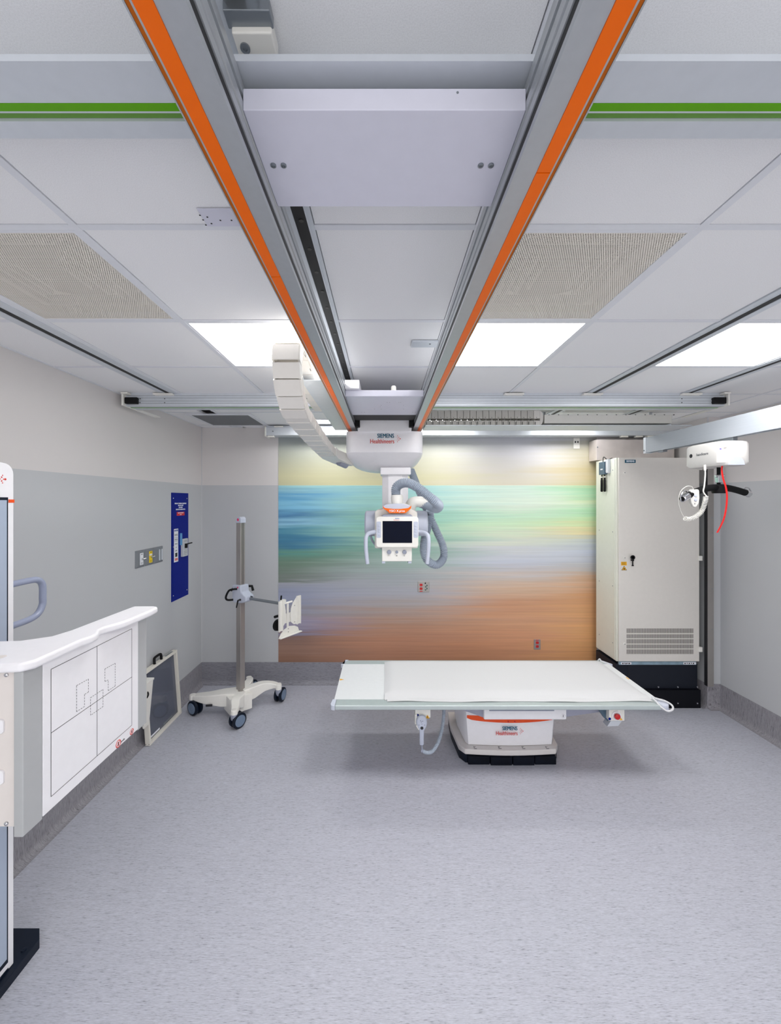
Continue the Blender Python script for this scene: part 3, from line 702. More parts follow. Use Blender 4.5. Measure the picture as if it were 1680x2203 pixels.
# ================================================================== MURAL
def mural_mat():
    m, nt, bb = newmat('blurred_beach_print')
    g = N(nt, 'ShaderNodeNewGeometry'); s = N(nt, 'ShaderNodeSeparateXYZ'); nt.links.new(g.outputs['Position'], s.inputs[0])
    def noise(sc, loc, det=3, rough=.6):
        mp = N(nt, 'ShaderNodeMapping'); mp.inputs['Scale'].default_value = sc; mp.inputs['Location'].default_value = loc
        nt.links.new(g.outputs['Position'], mp.inputs[0])
        n = N(nt, 'ShaderNodeTexNoise'); n.inputs['Scale'].default_value = 1; n.inputs['Detail'].default_value = det; n.inputs['Roughness'].default_value = rough
        nt.links.new(mp.outputs[0], n.inputs['Vector']); return n.outputs['Fac']
    def mth(op, *a):
        n = N(nt, 'ShaderNodeMath', operation=op)
        for i, v in enumerate(a):
            if isinstance(v, (int, float)): n.inputs[i].default_value = v
            else: nt.links.new(v, n.inputs[i])
        return n.outputs[0]
    v = mth('DIVIDE', mth('SUBTRACT', s.outputs[2], .243), 2.6)
    wob = mth('MULTIPLY', mth('SUBTRACT', noise((.9, 1, 22), (3, 0, 0)), .5), .10)
    low = N(nt, 'ShaderNodeMapRange'); low.inputs[1].default_value = .74; low.inputs[2].default_value = .80; low.inputs[3].default_value = 1; low.inputs[4].default_value = 0; nt.links.new(v, low.inputs[0])
    vv = mth('ADD', v, mth('MULTIPLY', wob, mth('MULTIPLY', low.outputs[0], 1.0)))
    below = mth('LESS_THAN', v, .769)
    vv = mth('ADD', mth('MULTIPLY', below, mth('MINIMUM', vv, .766)), mth('MULTIPLY', mth('SUBTRACT', 1.0, below), mth('MAXIMUM', vv, .771)))
    def ramp(tab):
        rp = N(nt, 'ShaderNodeValToRGB'); e = rp.color_ramp.elements
        items = sorted(((1 - (cy / 2.4 - 4 + 0) / 500 if False else (1424 - (920 + cy / 2.4)) / 494), c) for cy, c in tab)
        e[0].position = max(0, items[0][0]); e[0].color = lin(items[0][1]); e[1].position = min(1, items[-1][0]); e[1].color = lin(items[-1][1])
        for p_, c in items[1:-1]: q = e.new(p_); q.color = lin(c)
        nt.links.new(vv, rp.inputs[0]); return rp.outputs[0]
    left = ramp([(40, (168, 178, 184)), (150, (196, 200, 180)), (250, (220, 216, 168)), (297, (216, 213, 165)), (301, (140, 195, 200)), (350, (60, 152, 200)), (400, (100, 180, 212)), (450, (22, 112, 166)), (500, (124, 188, 214)), (545, (40, 130, 160)), (600, (26, 112, 150)), (640, (86, 146, 130)), (700, (104, 132, 114)), (775, (118, 128, 122)), (790, (160, 162, 172)), (850, (146, 154, 180)), (900, (150, 158, 186)), (950, (156, 152, 160)), (1000, (156, 150, 176)), (1060, (136, 132, 158)), (1085, (136, 104, 92)), (1140, (152, 112, 92)), (1210, (138, 96, 72))])
    mid = ramp([(40, (196, 202, 204)), (150, (212, 212, 192)), (290, (232, 226, 172)), (297, (230, 224, 172)), (301, (150, 205, 205)), (400, (150, 205, 196)), (500, (130, 192, 170)), (560, (150, 200, 176)), (620, (118, 170, 150)), (680, (152, 178, 168)), (770, (160, 168, 172)), (850, (168, 170, 180)), (910, (168, 158, 156)), (1000, (176, 136, 112)), (1100, (182, 122, 86)), (1210, (160, 104, 70))])
    pale = ramp([(40, (204, 206, 218)), (150, (220, 218, 220)), (290, (234, 226, 202)), (297, (232, 226, 200)), (301, (198, 224, 208)), (400, (210, 226, 206)), (450, (184, 220, 186)), (500, (190, 220, 180)), (560, (206, 214, 190)), (620, (198, 202, 204)), (700, (184, 190, 204)), (770, (196, 184, 176)), (830, (202, 168, 138)), (910, (196, 138, 96)), (1000, (202, 144, 100)), (1100, (206, 138, 88)), (1210, (176, 116, 72))])
    right = ramp([(40, (182, 184, 172)), (150, (204, 196, 164)), (260, (232, 210, 142)), (297, (222, 214, 152)), (303, (150, 208, 158)), (340, (160, 214, 166)), (380, (208, 224, 178)), (440, (158, 216, 164)), (490, (196, 222, 164)), (545, (224, 208, 152)), (575, (198, 206, 196)), (640, (184, 194, 214)), (730, (188, 186, 182)), (780, (206, 160, 116)), (860, (208, 146, 86)), (950, (212, 152, 88)), (1060, (222, 158, 82)), (1150, (210, 144, 70)), (1210, (198, 132, 60))])
    def mix(a, c, x0, x1):
        mr = N(nt, 'ShaderNodeMapRange', interpolation_type='SMOOTHSTEP'); mr.inputs[1].default_value = x0; mr.inputs[2].default_value = x1
        nt.links.new(xw, mr.inputs[0]); mx = N(nt, 'ShaderNodeMix', data_type='RGBA'); nt.links.new(mr.outputs[0], mx.inputs[0]); nt.links.new(a, mx.inputs[6]); nt.links.new(c, mx.inputs[7]); return mx.outputs[2]
    xw = mth('ADD', s.outputs[0], mth('MULTIPLY', mth('SUBTRACT', noise((.5, 1, 14), (9, 2, 4)), .5), 1.4))
    c = mix(left, mid, -1.1, .1); c = mix(c, pale, .2, 1.5); c = mix(c, right, 1.5, 2.5)
    st = N(nt, 'ShaderNodeMapRange'); st.inputs[1].default_value = .3; st.inputs[2].default_value = .7; st.inputs[3].default_value = .9; st.inputs[4].default_value = 1.08
    nt.links.new(noise((.8, 1, 70), (1, 5, 2), 4, .7), st.inputs[0])
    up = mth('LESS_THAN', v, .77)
    stf = mth('ADD', mth('MULTIPLY', mth('SUBTRACT', st.outputs[0], 1.0), mth('MAXIMUM', up, .12)), 1.0)
    mx = N(nt, 'ShaderNodeMix', data_type='RGBA', blend_type='MULTIPLY'); mx.inputs[0].default_value = 1; nt.links.new(c, mx.inputs[6]); nt.links.new(stf, mx.inputs[7])
    hv = N(nt, 'ShaderNodeHueSaturation'); hv.inputs['Saturation'].default_value = 0.86; vm = mth('ADD', mth('MULTIPLY', up, .28), .86); nt.links.new(vm, hv.inputs['Value']); nt.links.new(mx.outputs[2], hv.inputs['Color'])  # print dimmed above and brightened below to offset the uneven ceiling light
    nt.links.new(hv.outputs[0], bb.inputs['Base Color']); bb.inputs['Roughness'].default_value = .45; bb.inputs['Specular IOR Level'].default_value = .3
    return m
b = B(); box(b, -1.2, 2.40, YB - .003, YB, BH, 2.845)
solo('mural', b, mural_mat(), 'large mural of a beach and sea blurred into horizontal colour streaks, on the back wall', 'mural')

# outlets on the mural
def outlet(cx, cz, wd, ht, label, kinds):
    t = thing('wall_outlet', label, 'outlet', (cx, YB - .005, cz), None)
    bx('cover_plate', steel, t, cx - wd / 2, cx + wd / 2, YB - .009, YB - .003, cz - ht / 2, cz + ht / 2, .003)
    for ox, kind in kinds:
        if kind == 'red':
            for s in (-1, 1):
                b = B(); prism(b, rrect(cx + ox - .017, cx + ox + .017, cz + s * .021 - .015, cz + s * .021 + .015, .012, 4), 'y', YB - .012, YB - .008); so = obj('socket', b, red, t)
                b = B(); box(b, cx + ox - .008, cx + ox - .0055, YB - .0126, YB - .0118, cz + s * .021 - .002, cz + s * .021 + .007); box(b, cx + ox + .0055, cx + ox + .008, YB - .0126, YB - .0118, cz + s * .021 - .002, cz + s * .021 + .007); obj('slot', b, ink, so)
        else:
            for dx, dz in ((-.01, .04), (.008, .015), (-.006, 0), (.008, -.02), (-.008, -.035)):
                b = B(); lathe(b, (cx + ox + dx, YB - .009, cz + dz), (0, -1, 0), ((0, .008), (.006, .007), (.008, .003)), 14); obj('jack', b, mat('jack_green', (52, 92, 84), .4) if dz != .04 else ink, t)
    b = B(); box(b, cx + kinds[0][0] - .017, cx + kinds[0][0] + .017, YB - .0098, YB - .0088, cz + (-.5 if len(kinds) > 1 else .5) * ht + (.004 if len(kinds) > 1 else -.012), cz + (-.5 if len(kinds) > 1 else .5) * ht + (.012 if len(kinds) > 1 else -.004)); obj('red_tag', b, red, t)
q = W(911, 1262, YB); outlet(q.x, q.z, .13, .12, 'wide steel outlet plate with red sockets and jacks below the x-ray tube', [(-.028, 'red'), (.03, 'jack')])
q = W(1155, 1386, YB); outlet(q.x, q.z, .075, .115, 'narrow steel outlet plate with two red sockets low on the mural', [(0, 'red')])
q = W(1239.5, 954, YB)
t = thing('data_outlet', 'small white outlet plate with two dark ports high on the mural', 'outlet', (q.x, YB - .003, q.z))
bx('cover_plate', warm_white, t, q.x - .035, q.x + .035, YB - .010, YB - .003, q.z - .06, q.z + .06, .003)
for s in (-1, 1): bx('port', ink, t, q.x + s * .014 - .008, q.x + s * .014 + .008, YB - .0108, YB - .0098, q.z + .005, q.z + .025)
q = W(1281, 1419, YB)

# ================================================================== LEFT WALL FITTINGS
def LW(px, py, off=0.0):
    X = XL + off; d = X * F / (px - 827); return Vector((X, d, EYE - (py - 1079) * d / F))
sw = [(290, 309.5, 'white'), (311, 328, 'yellow'), (329, 349, 'slot')]
lab = {'white': 'grey wall plate with a white keyed insert, leftmost of the trio by the blue panel', 'yellow': 'grey wall plate with a yellow keyed insert, middle of the trio by the blue panel', 'slot': 'grey wall plate with two pale vertical bars, nearest the blue panel'}
zt, zbm = 1.648, 1.502
for x0, x1, k in sw:
    y0, y1 = LW(x0, 1180).y, LW(x1, 1180).y
    t = thing('switch_plate', lab[k], 'switch', (XL, (y0 + y1) / 2, (zt + zbm) / 2), 'switch plates on the left wall')
    b = B(); ch = .022
    loft(b, [[Vector((XL, y0, zbm)), Vector((XL, y1, zbm)), Vector((XL, y1, zt)), Vector((XL, y0, zt))], [Vector((XL + .004, y0, zbm)), Vector((XL + .004, y1, zbm)), Vector((XL + .004, y1, zt)), Vector((XL + .004, y0, zt))],
             [Vector((XL + .018, y0 + ch, zbm + ch)), Vector((XL + .018, y1 - ch, zbm + ch)), Vector((XL + .018, y1 - ch, zt - ch)), Vector((XL + .018, y0 + ch, zt - ch))]])
    obj('cover_plate', b, plategrey, t, .001)
    ym, zm = (y0 + y1) / 2, (zt + zbm) / 2
    if k != 'slot':
        pn = bx('insert', paper if k == 'white' else yellow, t, XL + .018, XL + .020, ym - .022, ym + .022, zm - .05, zm + .05)
        if k == 'yellow': bx('pale_label', paper, pn, XL + .020, XL + .0205, ym - .02, ym + .02, zm + .012, zm + .026)
        b = B(); lathe(b, (XL + .02, ym + .004, zm - .002), (1, 0, 0), ((0, .009), (.012, .008), (.014, .004)), 16); cyl(b, (XL + .03, ym + .004, zm), (XL + .045, ym + .02, zm + .004), .004, 10); obj('key_switch', b, chrome, t)
        b = B()
        for dz in (.042, .036, -.032, -.04): box(b, XL + .0198, XL + .0206, ym - .012, ym + .012, zm + dz - .0012, zm + dz + .0012)
        obj('printing', b, ink, pn)
    else:
        for s in (-1, 1): bx('rocker_bar', alul, t, XL + .018, XL + .026, ym + s * .018 - .008 + .01, ym + s * .018 + .008 + .01, zm - .05, zm + .05, .002)
# blue isolator panel
y0, y1 = LW(368, 1060).y, LW(404, 1060).y; zt, zbm = 2.147, 1.083
t = thing('breaker_panel', 'tall narrow blue electrical breaker panel on the left wall', 'electrical panel', (XL, (y0 + y1) / 2, zbm))
fp = bx('face_plate', blue, t, XL, XL + .006, y0, y1, zbm, zt, .001)
for yy in (y0 + .03, y1 - .03):
    for zz in (zt - .055, (zt + zbm) / 2, zbm + .055):
        b = B(); lathe(b, (XL + .006, yy, zz), (1, 0, 0), ((0, .006), (.003, .004)), 12); obj('screw', b, chrome, fp)
ym = (y0 + y1) / 2 + .005
for k, s in enumerate(('XPBA RAY TERMINAL EQUIPMENT', '480V, 3PH, 3W', 'FED FROM', 'MAIN DIST BOARD 1ST FL')):
    text('lettering', s, .019, (XL + .0065, ym, 2.04 - k * .020), 'right', white_ink, fp, .0006, sx=.82 if k != 0 else .78)
rp = bx('red_label', red, fp, XL + .006, XL + .007, ym - .075, ym + .075, 1.918, 1.955)
text('lettering', 'SHUNT TRIP CIRCUIT', .013, (XL + .0075, ym, 1.945), 'right', white_ink, rp, .0004, sx=.85); text('lettering', '120V-5', .012, (XL + .0075, ym, 1.928), 'right', white_ink, rp, .0004)
wl = bx('instruction_label', paper, fp, XL + .006, XL + .007, y0 + .040, y0 + .118, 1.462, 1.79)
text('lettering', 'EATON', .024, (XL + .0072, y0 + .079, 1.772), 'right', mat('cobalt_ink', (10, 60, 160), .5), wl, .0012, sx=.8)
for s, z in (('ON I', 1.64), ('O', 1.605), ('OFF', 1.572)): text('lettering', s, .022, (XL + .0072, y0 + .079, z), 'right', ink, wl, .0)
b = B()
for z in (1.735, 1.728, 1.721, 1.70, 1.686, 1.68, 1.668): box(b, XL + .0068, XL + .0074, y0 + .05, y0 + .108, z, z + .003)
obj('printing', b, ink, wl)
bx('code_patch', ink, wl, XL + .0068, XL + .0074, y0 + .062, y0 + .102, 1.512, 1.552)
b = B(); box(b, XL + .0068, XL + .0074, y0 + .055, y0 + .11, 1.475, 1.50); obj('red_print', b, mat('pink_red_ink', (214, 120, 116), .6), wl)
bp_ = bx('breaker', mat('breaker_grey', (196, 200, 206), .4), t, XL + .006, XL + .03, y1 - .155, y1 - .055, 1.50, 1.68, .003)
b = B(); box(b, XL + .03, XL + .05, y1 - .122, y1 - .10, 1.585, 1.63); cyl(b, (XL + .045, y1 - .11, 1.625), (XL + .06, y1 - .03, 1.63), .006, 10); obj('lever', b, black, bp_, .002)
b = B()
for z in (1.66, 1.65, 1.55, 1.54, 1.53, 1.515): box(b, XL + .0296, XL + .0304, y1 - .14, y1 - .075, z, z + .003)
obj('printing', b, plategrey, bp_)
bx('blue_tab', mat('pale_blue_plastic', (110, 170, 215), .4), t, XL + .006, XL + .028, y1 - .172, y1 - .167, 1.62, 1.74)

# ================================================================== WALL BUCKY STAND
bs = thing('bucky_stand', 'white upright bucky stand at the left edge with its square detector panel', 'x-ray wall stand', (-1.75, 1.55, 0))
pl_z = .045
b = B(); prism(b, [(-1.59, .9), (-1.59, 1.80), (-1.63, 1.845), (-1.90, 1.845), (-1.90, .9)], 'z', 0, pl_z); bs_ = obj('floor_plate', b, navy, bs, .002)
b = B(); box(b, -1.66, -1.592, 1.58, 1.62, pl_z, pl_z + .002); lathe(b, (-1.62, 1.755, pl_z), (0, 0, 1), ((0, .010), (.004, .009), (.005, .003)), 16); obj('bolt', b, navy, bs_)
b = B(); prism(b, [(-1.60, 1.5), (-1.62, 1.70), (-1.9, 1.70), (-1.9, 1.4), (-1.60, 1.4)], 'z', pl_z, pl_z + .012); obj('foot', b, navy, bs, .002)
CYF, ZT = 1.705, 2.245
prof = [(1.30, pl_z)] + [(CYF, pl_z)] + [(CYF - .045 + .045 * math.cos(R(a)), ZT - .045 - .02 + .045 * math.sin(R(a))) for a in range(0, 91, 15)] + [(1.56, ZT - .008), (1.45, ZT), (1.30, ZT)]
b = B(); prism(b, prof, 'x', -1.90, -1.618); obj('column', b, white, bs, .004)
bx('front_panel', mat('blue_grey_panel', (172, 184, 204), .25), bs, -1.6185, -1.616, 1.32, 1.672, .10, 2.066, .001)
bx('panel_shadow_gap', navy, bs, -1.6185, -1.6172, 1.31, 1.678, .08, 2.078)
bx('orange_band', orange_red, bs, -1.619, -1.6162, 1.680, CYF + .001, 2.055, 2.069)
b = B()
for dx, dz, r in ((0, 0, .006), (-.016, .008, .004), (-.016, -.008, .004), (-.008, 0, .003), (-.012, .016, .003), (-.012, -.016, .003), (-.022, 0, .003)):
    cyl(b, (-1.618, 1.666 + dx, 2.155 + dz), (-1.6168, 1.666 + dx, 2.155 + dz), r * .75, 10)
obj('logo_dots', b, red_ink, bs)
# grab handle
b = B(); hx = -1.64
hp = [(hx, 1.69, 1.695), (hx, 1.80, 1.695), (hx, 1.848, 1.688), (hx, 1.872, 1.66), (hx, 1.874, 1.60), (hx, 1.872, 1.565), (hx, 1.848, 1.53), (hx, 1.80, 1.515), (hx, 1.69, 1.512)]
tube(b, spline(hp, 7), .0145, 16); obj('grab_handle', b, tubegrey, bs)
# detector unit
FX = -1.127
ZB0, ZT0 = 1.02, 1.515
b = B(); prism(b, [(FX - .028, 1.235), (FX - .028, 1.80), (-1.195, 1.80), (-1.205, 1.50), (-1.23, 1.44), (-1.42, 1.38), (-1.42, 1.235)], 'z', 1.03, 1.531); body = obj('detector_body', b, beige, bs, .004)
b = B(); box(b, -1.62, -1.38, 1.25, 1.37, 1.12, 1.45); obj('support_arm', b, greypl, bs, .006)
bx('side_slot', alud, bs, FX - .032, FX - .010, 1.228, 1.80, 1.015, 1.529)
for a0, a1 in ((1.217, 1.288), (1.786, 1.852)):
    b = B(); box(b, FX - .03, FX + (.0), a0, a1, 1.012, 1.530); obj('edge_rail', b, mat('satin_grey_rail', (176, 178, 180), .45), bs, .004)
fpn = bx('front_cover', white, bs, FX - .03, FX + .001, 1.288, 1.786, 1.02, 1.531, .002)
def ln(bm, ya, za, yb2, zb2, w_=.0016, dash=0):
    a, c = Vector((FX + .0012, ya, za)), Vector((FX + .0012, yb2, zb2)); d_ = c - a; L = d_.length; t_ = d_ / L; n_ = Vector((0, -t_.z, t_.y)) * w_ / 2
    segs = [(0, L)] if not dash else [(k * dash, min(L, k * dash + dash * .62)) for k in range(int(L / dash) + 1) if k * dash < L - .001]
    for s0, s1 in segs:
        p0, p1 = a + t_ * s0, a + t_ * s1
        vs = [bm.verts.new(q) for q in (p0 - n_, p1 - n_, p1 + n_, p0 + n_)] ; bm.faces.new(vs)
        ex = [bm.verts.new(q + Vector((.0003, 0, 0))) for q in (p0 - n_, p1 - n_, p1 + n_, p0 + n_)]; bm.faces.new(ex)
def FY(px): return FX * F / (px - 827)
def FZ(px, py): return EYE - (py - 1079) * FY(px) / F
b = B()
ya, yb2 = FY(109), FY(283); za, zb2 = FZ(109, 1714), FZ(109, 1440); ymid, zmid = FY(208), (za + zb2) / 2
for q in ((ya, za, yb2, za), (ya, zb2, yb2, zb2), (ya, za, ya, zb2), (yb2, za, yb2, zb2), (ymid, za, ymid, zb2), (ya, zmid, yb2, zmid)): ln(b, *q, .0018)
obj('field_lines', b, ink, fpn)
b = B()
def poly(pts, dash=.011):
    P = [(FY(x), FZ(x, y)) for x, y in pts]
    for i in range(len(P)): ln(b, *P[i], *P[(i + 1) % len(P)], .0016, dash)
for op in ([(164, 1475), (189.5, 1461), (189.5, 1489), (181, 1494), (181, 1520), (164, 1531)],
           [(225, 1439), (247, 1427), (247, 1476), (232, 1486), (232, 1463), (225, 1466)],
           [(194, 1501), (221, 1483), (221, 1520), (194, 1539)]):
    b = B(); poly(op); obj('sensor_outline', b, ink, fpn)
for px, py, s in ((254, 1600, .016), (283, 1574, .013)):
    yy, zz = FY(px), FZ(px, py); b = B(); tube(b, [(FX + .001, yy + s * .9 * math.cos(R(a)), zz + s * .9 * math.sin(R(a))) for a in range(0, 361, 15)], s * .1, 6)
    M = Matrix.Translation((FX + .0016, yy, zz)) @ Matrix.Rotation(R(45), 4, 'X'); box(b, -.0004, .0004, -s * .85, s * .85, -.0012, .0012, M); sg = obj('warning_symbol', b, red_ink, fpn)
    b = B(); box(b, FX + .0008, FX + .0018, yy - .003, yy + .003, zz - s * .5, zz + s * .4); obj('figure', b, ink, sg)
text('lettering', 'gerade', .010, (FX + .0012, FY(263), FZ(263, 1593)), 'right', ink, fpn)
# lid
def lidpt(px, py, z=1.56): d = F * (EYE - z) / (py - 1079); return ((px - 827) * d / F, d)
lp = [(-1.60, 1.250), (-1.33, 1.205), (-1.20, 1.196), (-1.125, 1.206), (-1.102, 1.235), (-1.10, 1.30), (-1.10, 1.42), (-1.088, 1.455), (-1.092, 1.49), (-1.116, 1.53), (-1.118, 1.56), (-1.10, 1.60), (-1.085, 1.64), (-1.074, 1.80), (-1.078, 1.86), (-1.10, 1.872), (-1.20, 1.872), (-1.212, 1.70), (-1.222, 1.52), (-1.24, 1.455), (-1.31, 1.41), (-1.60, 1.385)]
b = B(); prism(b, lp, 'z', 1.53, 1.56); obj('lid', b, white, bs, .010, 4)
b = B(); lathe(b, (-1.235, 1.255, 1.5605), (0, 0, 1), ((0, .016), (.0006, .015)), 20); obj('lid_recess', b, beige, bs)
for px, zz in ((-1.14, 1.512), (-1.195, 1.512), (-1.155, 1.042), (-1.195, 1.042)):
    b = B(); lathe(b, (px, 1.235, zz), (0, -1, 0), ((0, .007), (.003, .006), (.004, .003), (.002, .002)), 14); obj('screw', b, chrome, bs)
bx('panel_seam', midgrey, bs, -1.2205, -1.2195, 1.2345, 1.236, 1.032, 1.53)
for zz in (1.19, 1.35):
    b = B(); prism(b, rrect(-1.245, -1.2, zz - .022, zz + .022, .01, 4), 'y', 1.228, 1.236); obj('side_button', b, white, bs, .002)

# ================================================================== LEANING FRAME
y0f, y1f = 3.285, 3.80
lf = thing('detector_holder_frame', 'ivory framed clear panel with black handle leaning against the left wall', 'frame panel', (-2.0, 3.54, 0))
def FM(y, z, off=0.0):   # leaning plane
    t_ = z / .62; return Vector((-1.972 - t_ * .045 + off, y, z))
def slab(bm, ya, yb3, za, zb3, o0=-.04, o1=0.0):
    loft(bm, [[FM(ya, za, o0), FM(yb3, za, o0), FM(yb3, za, o1), FM(ya, za, o1)], [FM(ya, zb3, o0), FM(yb3, zb3, o0), FM(yb3, zb3, o1), FM(ya, zb3, o1)]])
def clear_mat():
    m, nt, bb = newmat('clear_grey_acrylic')
    bb.inputs['Base Color'].default_value = lin((120, 125, 140)); bb.inputs['Roughness'].default_value = .04; bb.inputs['Specular IOR Level'].default_value = .8
    tr = N(nt, 'ShaderNodeBsdfTransparent'); tr.inputs[0].default_value = (.72, .73, .78, 1); mx = N(nt, 'ShaderNodeMixShader')
    n = N(nt, 'ShaderNodeTexNoise'); n.inputs['Scale'].default_value = 3; mr = N(nt, 'ShaderNodeMapRange'); mr.inputs[3].default_value = .5; mr.inputs[4].default_value = .6; nt.links.new(n.outputs['Fac'], mr.inputs[0]); nt.links.new(mr.outputs[0], mx.inputs[0])
    nt.links.new(tr.outputs[0], mx.inputs[1]); nt.links.new(bb.outputs[0], mx.inputs[2]); nt.links.new(mx.outputs[0], nt.nodes['Material Output'].inputs[0]); return m
frm = mat('ivory_frame_lacquer', (232, 228, 218), .4)
e = .022
for q in ((y0f, y0f + e, 0.003, .62), (y1f - e, y1f, 0.003, .62), (y0f + e, y1f - e, 0.003, .003 + e), (y0f + e, y1f - e, .62 - e, .62)):
    b = B(); slab(b, *q); obj('frame_bar', b, frm, lf, .0015)
b = B(); slab(b, y0f + e, y1f - e, .003 + e, .62 - e, -.030, -.026); obj('clear_panel', b, clear_mat(), lf)
b = B(); slab(b, y0f + e + .01, y0f + .19, .035, .05, -.0255, -.0245); obj('sticker', b, paper, lf)
b = B(); slab(b, y0f + .25, y0f + .40, .034, .05, -.0255, -.0245); obj('label_plate', b, alud, lf)
b = B(); slab(b, y1f - .17, y1f - .05, .6195, .6212, -.03, -.012); obj('label_plate', b, alud, lf)
b = B(); tube(b, spline([FM(3.46, .615, -.02), FM(3.46, .655, -.02), FM(3.475, .672, -.02), FM(3.55, .672, -.02), FM(3.565, .655, -.02), FM(3.565, .615, -.02)], 5), .011, 12); obj('handle', b, black, lf)
for o_ in (-.034, -.008):
    q = FM(y0f, .015, o_); b = B(); lathe(b, q, (0, -1, 0), ((0, .003), (.001, .003)), 8); obj('screw', b, ink, lf)
# white bin hanging on the near end of the frame
hb_ = thing('cable_holder', 'small white angular holder with black cord, half hidden behind the bucky panel', 'holder', (-1.98, 3.2, .3))
b = B(); loft(b, [[Vector((-1.975, 3.19, .20)), Vector((-1.965, 3.19, .20)), Vector((-1.965, 3.262, .20)), Vector((-1.975, 3.262, .20))], [Vector((-2.055, 3.15, .57)), Vector((-1.935, 3.15, .57)), Vector((-1.935, 3.27, .57)), Vector((-2.055, 3.27, .57))]]); obj('bin', b, warm_white, hb_, .003)
bx('shelf', warm_white, hb_, -2.06, -1.93, 3.14, 3.275, .57, .585, .002)
b = B(); prism(b, [(3.15, .585), (3.20, .585), (3.19, .70), (3.17, .72), (3.15, .72)], 'x', -2.0, -1.985); cyl(b, (-1.992, 3.18, .715), (-1.992, 3.18, .735), .014, 14); obj('upright_tab', b, alul, hb_)
b = B(); tube(b, spline([W(305, 1484, 3.19), W(314, 1486, 3.2), W(319, 1493, 3.2), W(315, 1502, 3.2), W(304, 1506, 3.19)], 6), .006, 10); obj('cord', b, black, hb_)

# ================================================================== MOBILE STAND
ms = thing('mobile_holder_stand', 'white mobile stand with tall steel post and detector holder arm in the back left corner', 'mobile stand', (-1.42, 3.85, 0))
PX, PY = -1.4185, 3.85; ang = R(-26.2)
RM = Matrix.Translation((PX, PY, 0)) @ Matrix.Rotation(ang, 4, 'Z')
h = .029
b = B(); box(b, -h, h, -h, h, .20, 1.86, RM); ps = obj('post', b, steel, ms, .003)
b = B()
for yy in (-.008, .008): box(b, h - .0005, h + .0008, yy - .002, yy + .002, 1.2, 1.86, RM)
obj('post_groove', b, ink, ps)
b = B(); prism(b, [(-.036, 1.85), (.036, 1.85), (.036, 1.895), (.02, 1.91), (-.01, 1.91), (-.036, 1.87)], 'y', -.034, .034, RM); cp = obj('post_cap', b, greypl, ms, .004)
b = B(); lathe(b, RM @ Vector((0, -.034, 1.882)), RM.to_3x3() @ Vector((0, -1, 0)), ((0, .014), (.001, .013)), 16); obj('round_badge', b, mat('magenta_badge', (220, 60, 110), .4), cp)
# clamp
b = B(); prism(b, [(-.055, 1.245), (.055, 1.245), (.06, 1.18), (.10, 1.155), (.125, 1.14), (.125, 1.10), (.10, 1.085), (.03, 1.07), (-.05, 1.075), (-.06, 1.10)], 'y', -.055, .055, RM); cl = obj('clamp', b, greypl, ms, .010)
b = B(); tube(b, spline([RM @ Vector(p_) for p_ in ((0.01, -.055, 1.21), (-.01, -.085, 1.21), (-.05, -.10, 1.195), (-.09, -.10, 1.13), (-.085, -.085, 1.10), (-.04, -.055, 1.10))], 5), .010, 12); obj('clamp_handle', b, black, cl)
b = B(); tube(b, [RM @ Vector(p_) for p_ in ((.03, .05, 1.22), (.06, .09, 1.215), (.07, .095, 1.17))], .013, 12); obj('clamp_knob', b, black, cl)
b = B(); tube(b, [RM @ Vector(p_) for p_ in ((-.05, -.01, 1.2), (-.08, -.02, 1.205), (-.095, -.03, 1.175))], .009, 12); obj('clamp_knob', b, black, cl)
b = B(); tube(b, [RM @ Vector(p_) for p_ in ((.055, -.055, 1.11), (.055, -.085, 1.11), (.04, -.09, 1.04))], lambda i, n: .010 - .002 * i, 12); obj('clamp_lever', b, black, cl)
b = B(); lathe(b, RM @ Vector((0.02, -.0555, 1.225)), RM.to_3x3() @ Vector((0, -1, 0)), ((0, .009), (.001, .008)), 12); obj('round_badge', b, MATS['magenta_badge'], cl)
# arm
u = Vector((.56, .83, 0)).normalized(); nrm = Vector((u.y, -u.x, 0)); O = Vector((-.985, 3.63, 0))
b = B(); a0, a1 = RM @ Vector((.09, 0, 1.118)), Vector((-.985, 3.665, 1.105)); tube(b, [a0, a1], .0135, 16); am = obj('arm', b, alud, ms)
b = B(); tube(b, [a0 + Vector((.03, 0, .018)), a0 + Vector((.06, -.03, .019))], .005, 8); obj('arm_screw', b, ink, am)
def HP(uu, z, o_=0.0): return O + u * uu + Vector((0, 0, z)) + nrm * o_
def hpoly(bm, pts, o0, o1):
    loft(bm, [[HP(a, z, o0) for a, z in pts], [HP(a, z, o1) for a, z in pts]])
ho = 'holder_plate'
b = B(); hpoly(b, [(.0, .845), (.045, .845), (.045, 1.128), (.0, 1.128)], -.004, .0)
for a, c in ((0, .004), (.041, .045)): hpoly(b, [(a, .845), (c, .845), (c, 1.13), (a, 1.13)], 0, .016)
obj('holder_channel', b, stand_white, ms, .001)
b = B(); hpoly(b, [(.04, .87), (.075, .90), (.088, .95), (.09, 1.02), (.08, 1.08), (.045, 1.12)], -.006, -.001); obj(ho, b, stand_white, ms, .001)
b = B(); hpoly(b, [(.225, .86), (.27, .86), (.27, 1.135), (.225, 1.135)], -.004, .0)
for a, c in ((.225, .229), (.266, .27)): hpoly(b, [(a, .86), (c, .86), (c, 1.137), (a, 1.137)], 0, .016)
obj('holder_channel', b, stand_white, ms, .001)
b = B(); hpoly(b, [(.225, .865), (.19, .87), (.155, .90), (.15, .96), (.155, 1.03), (.18, 1.08), (.225, 1.125)], -.006, -.001); obj(ho, b, stand_white, ms, .001)
b = B(); hpoly(b, [(.11, .83), (.13, .83), (.13, 1.09), (.11, 1.09)], -.014, -.004); obj('holder_bar', b, stand_white, ms, .001)
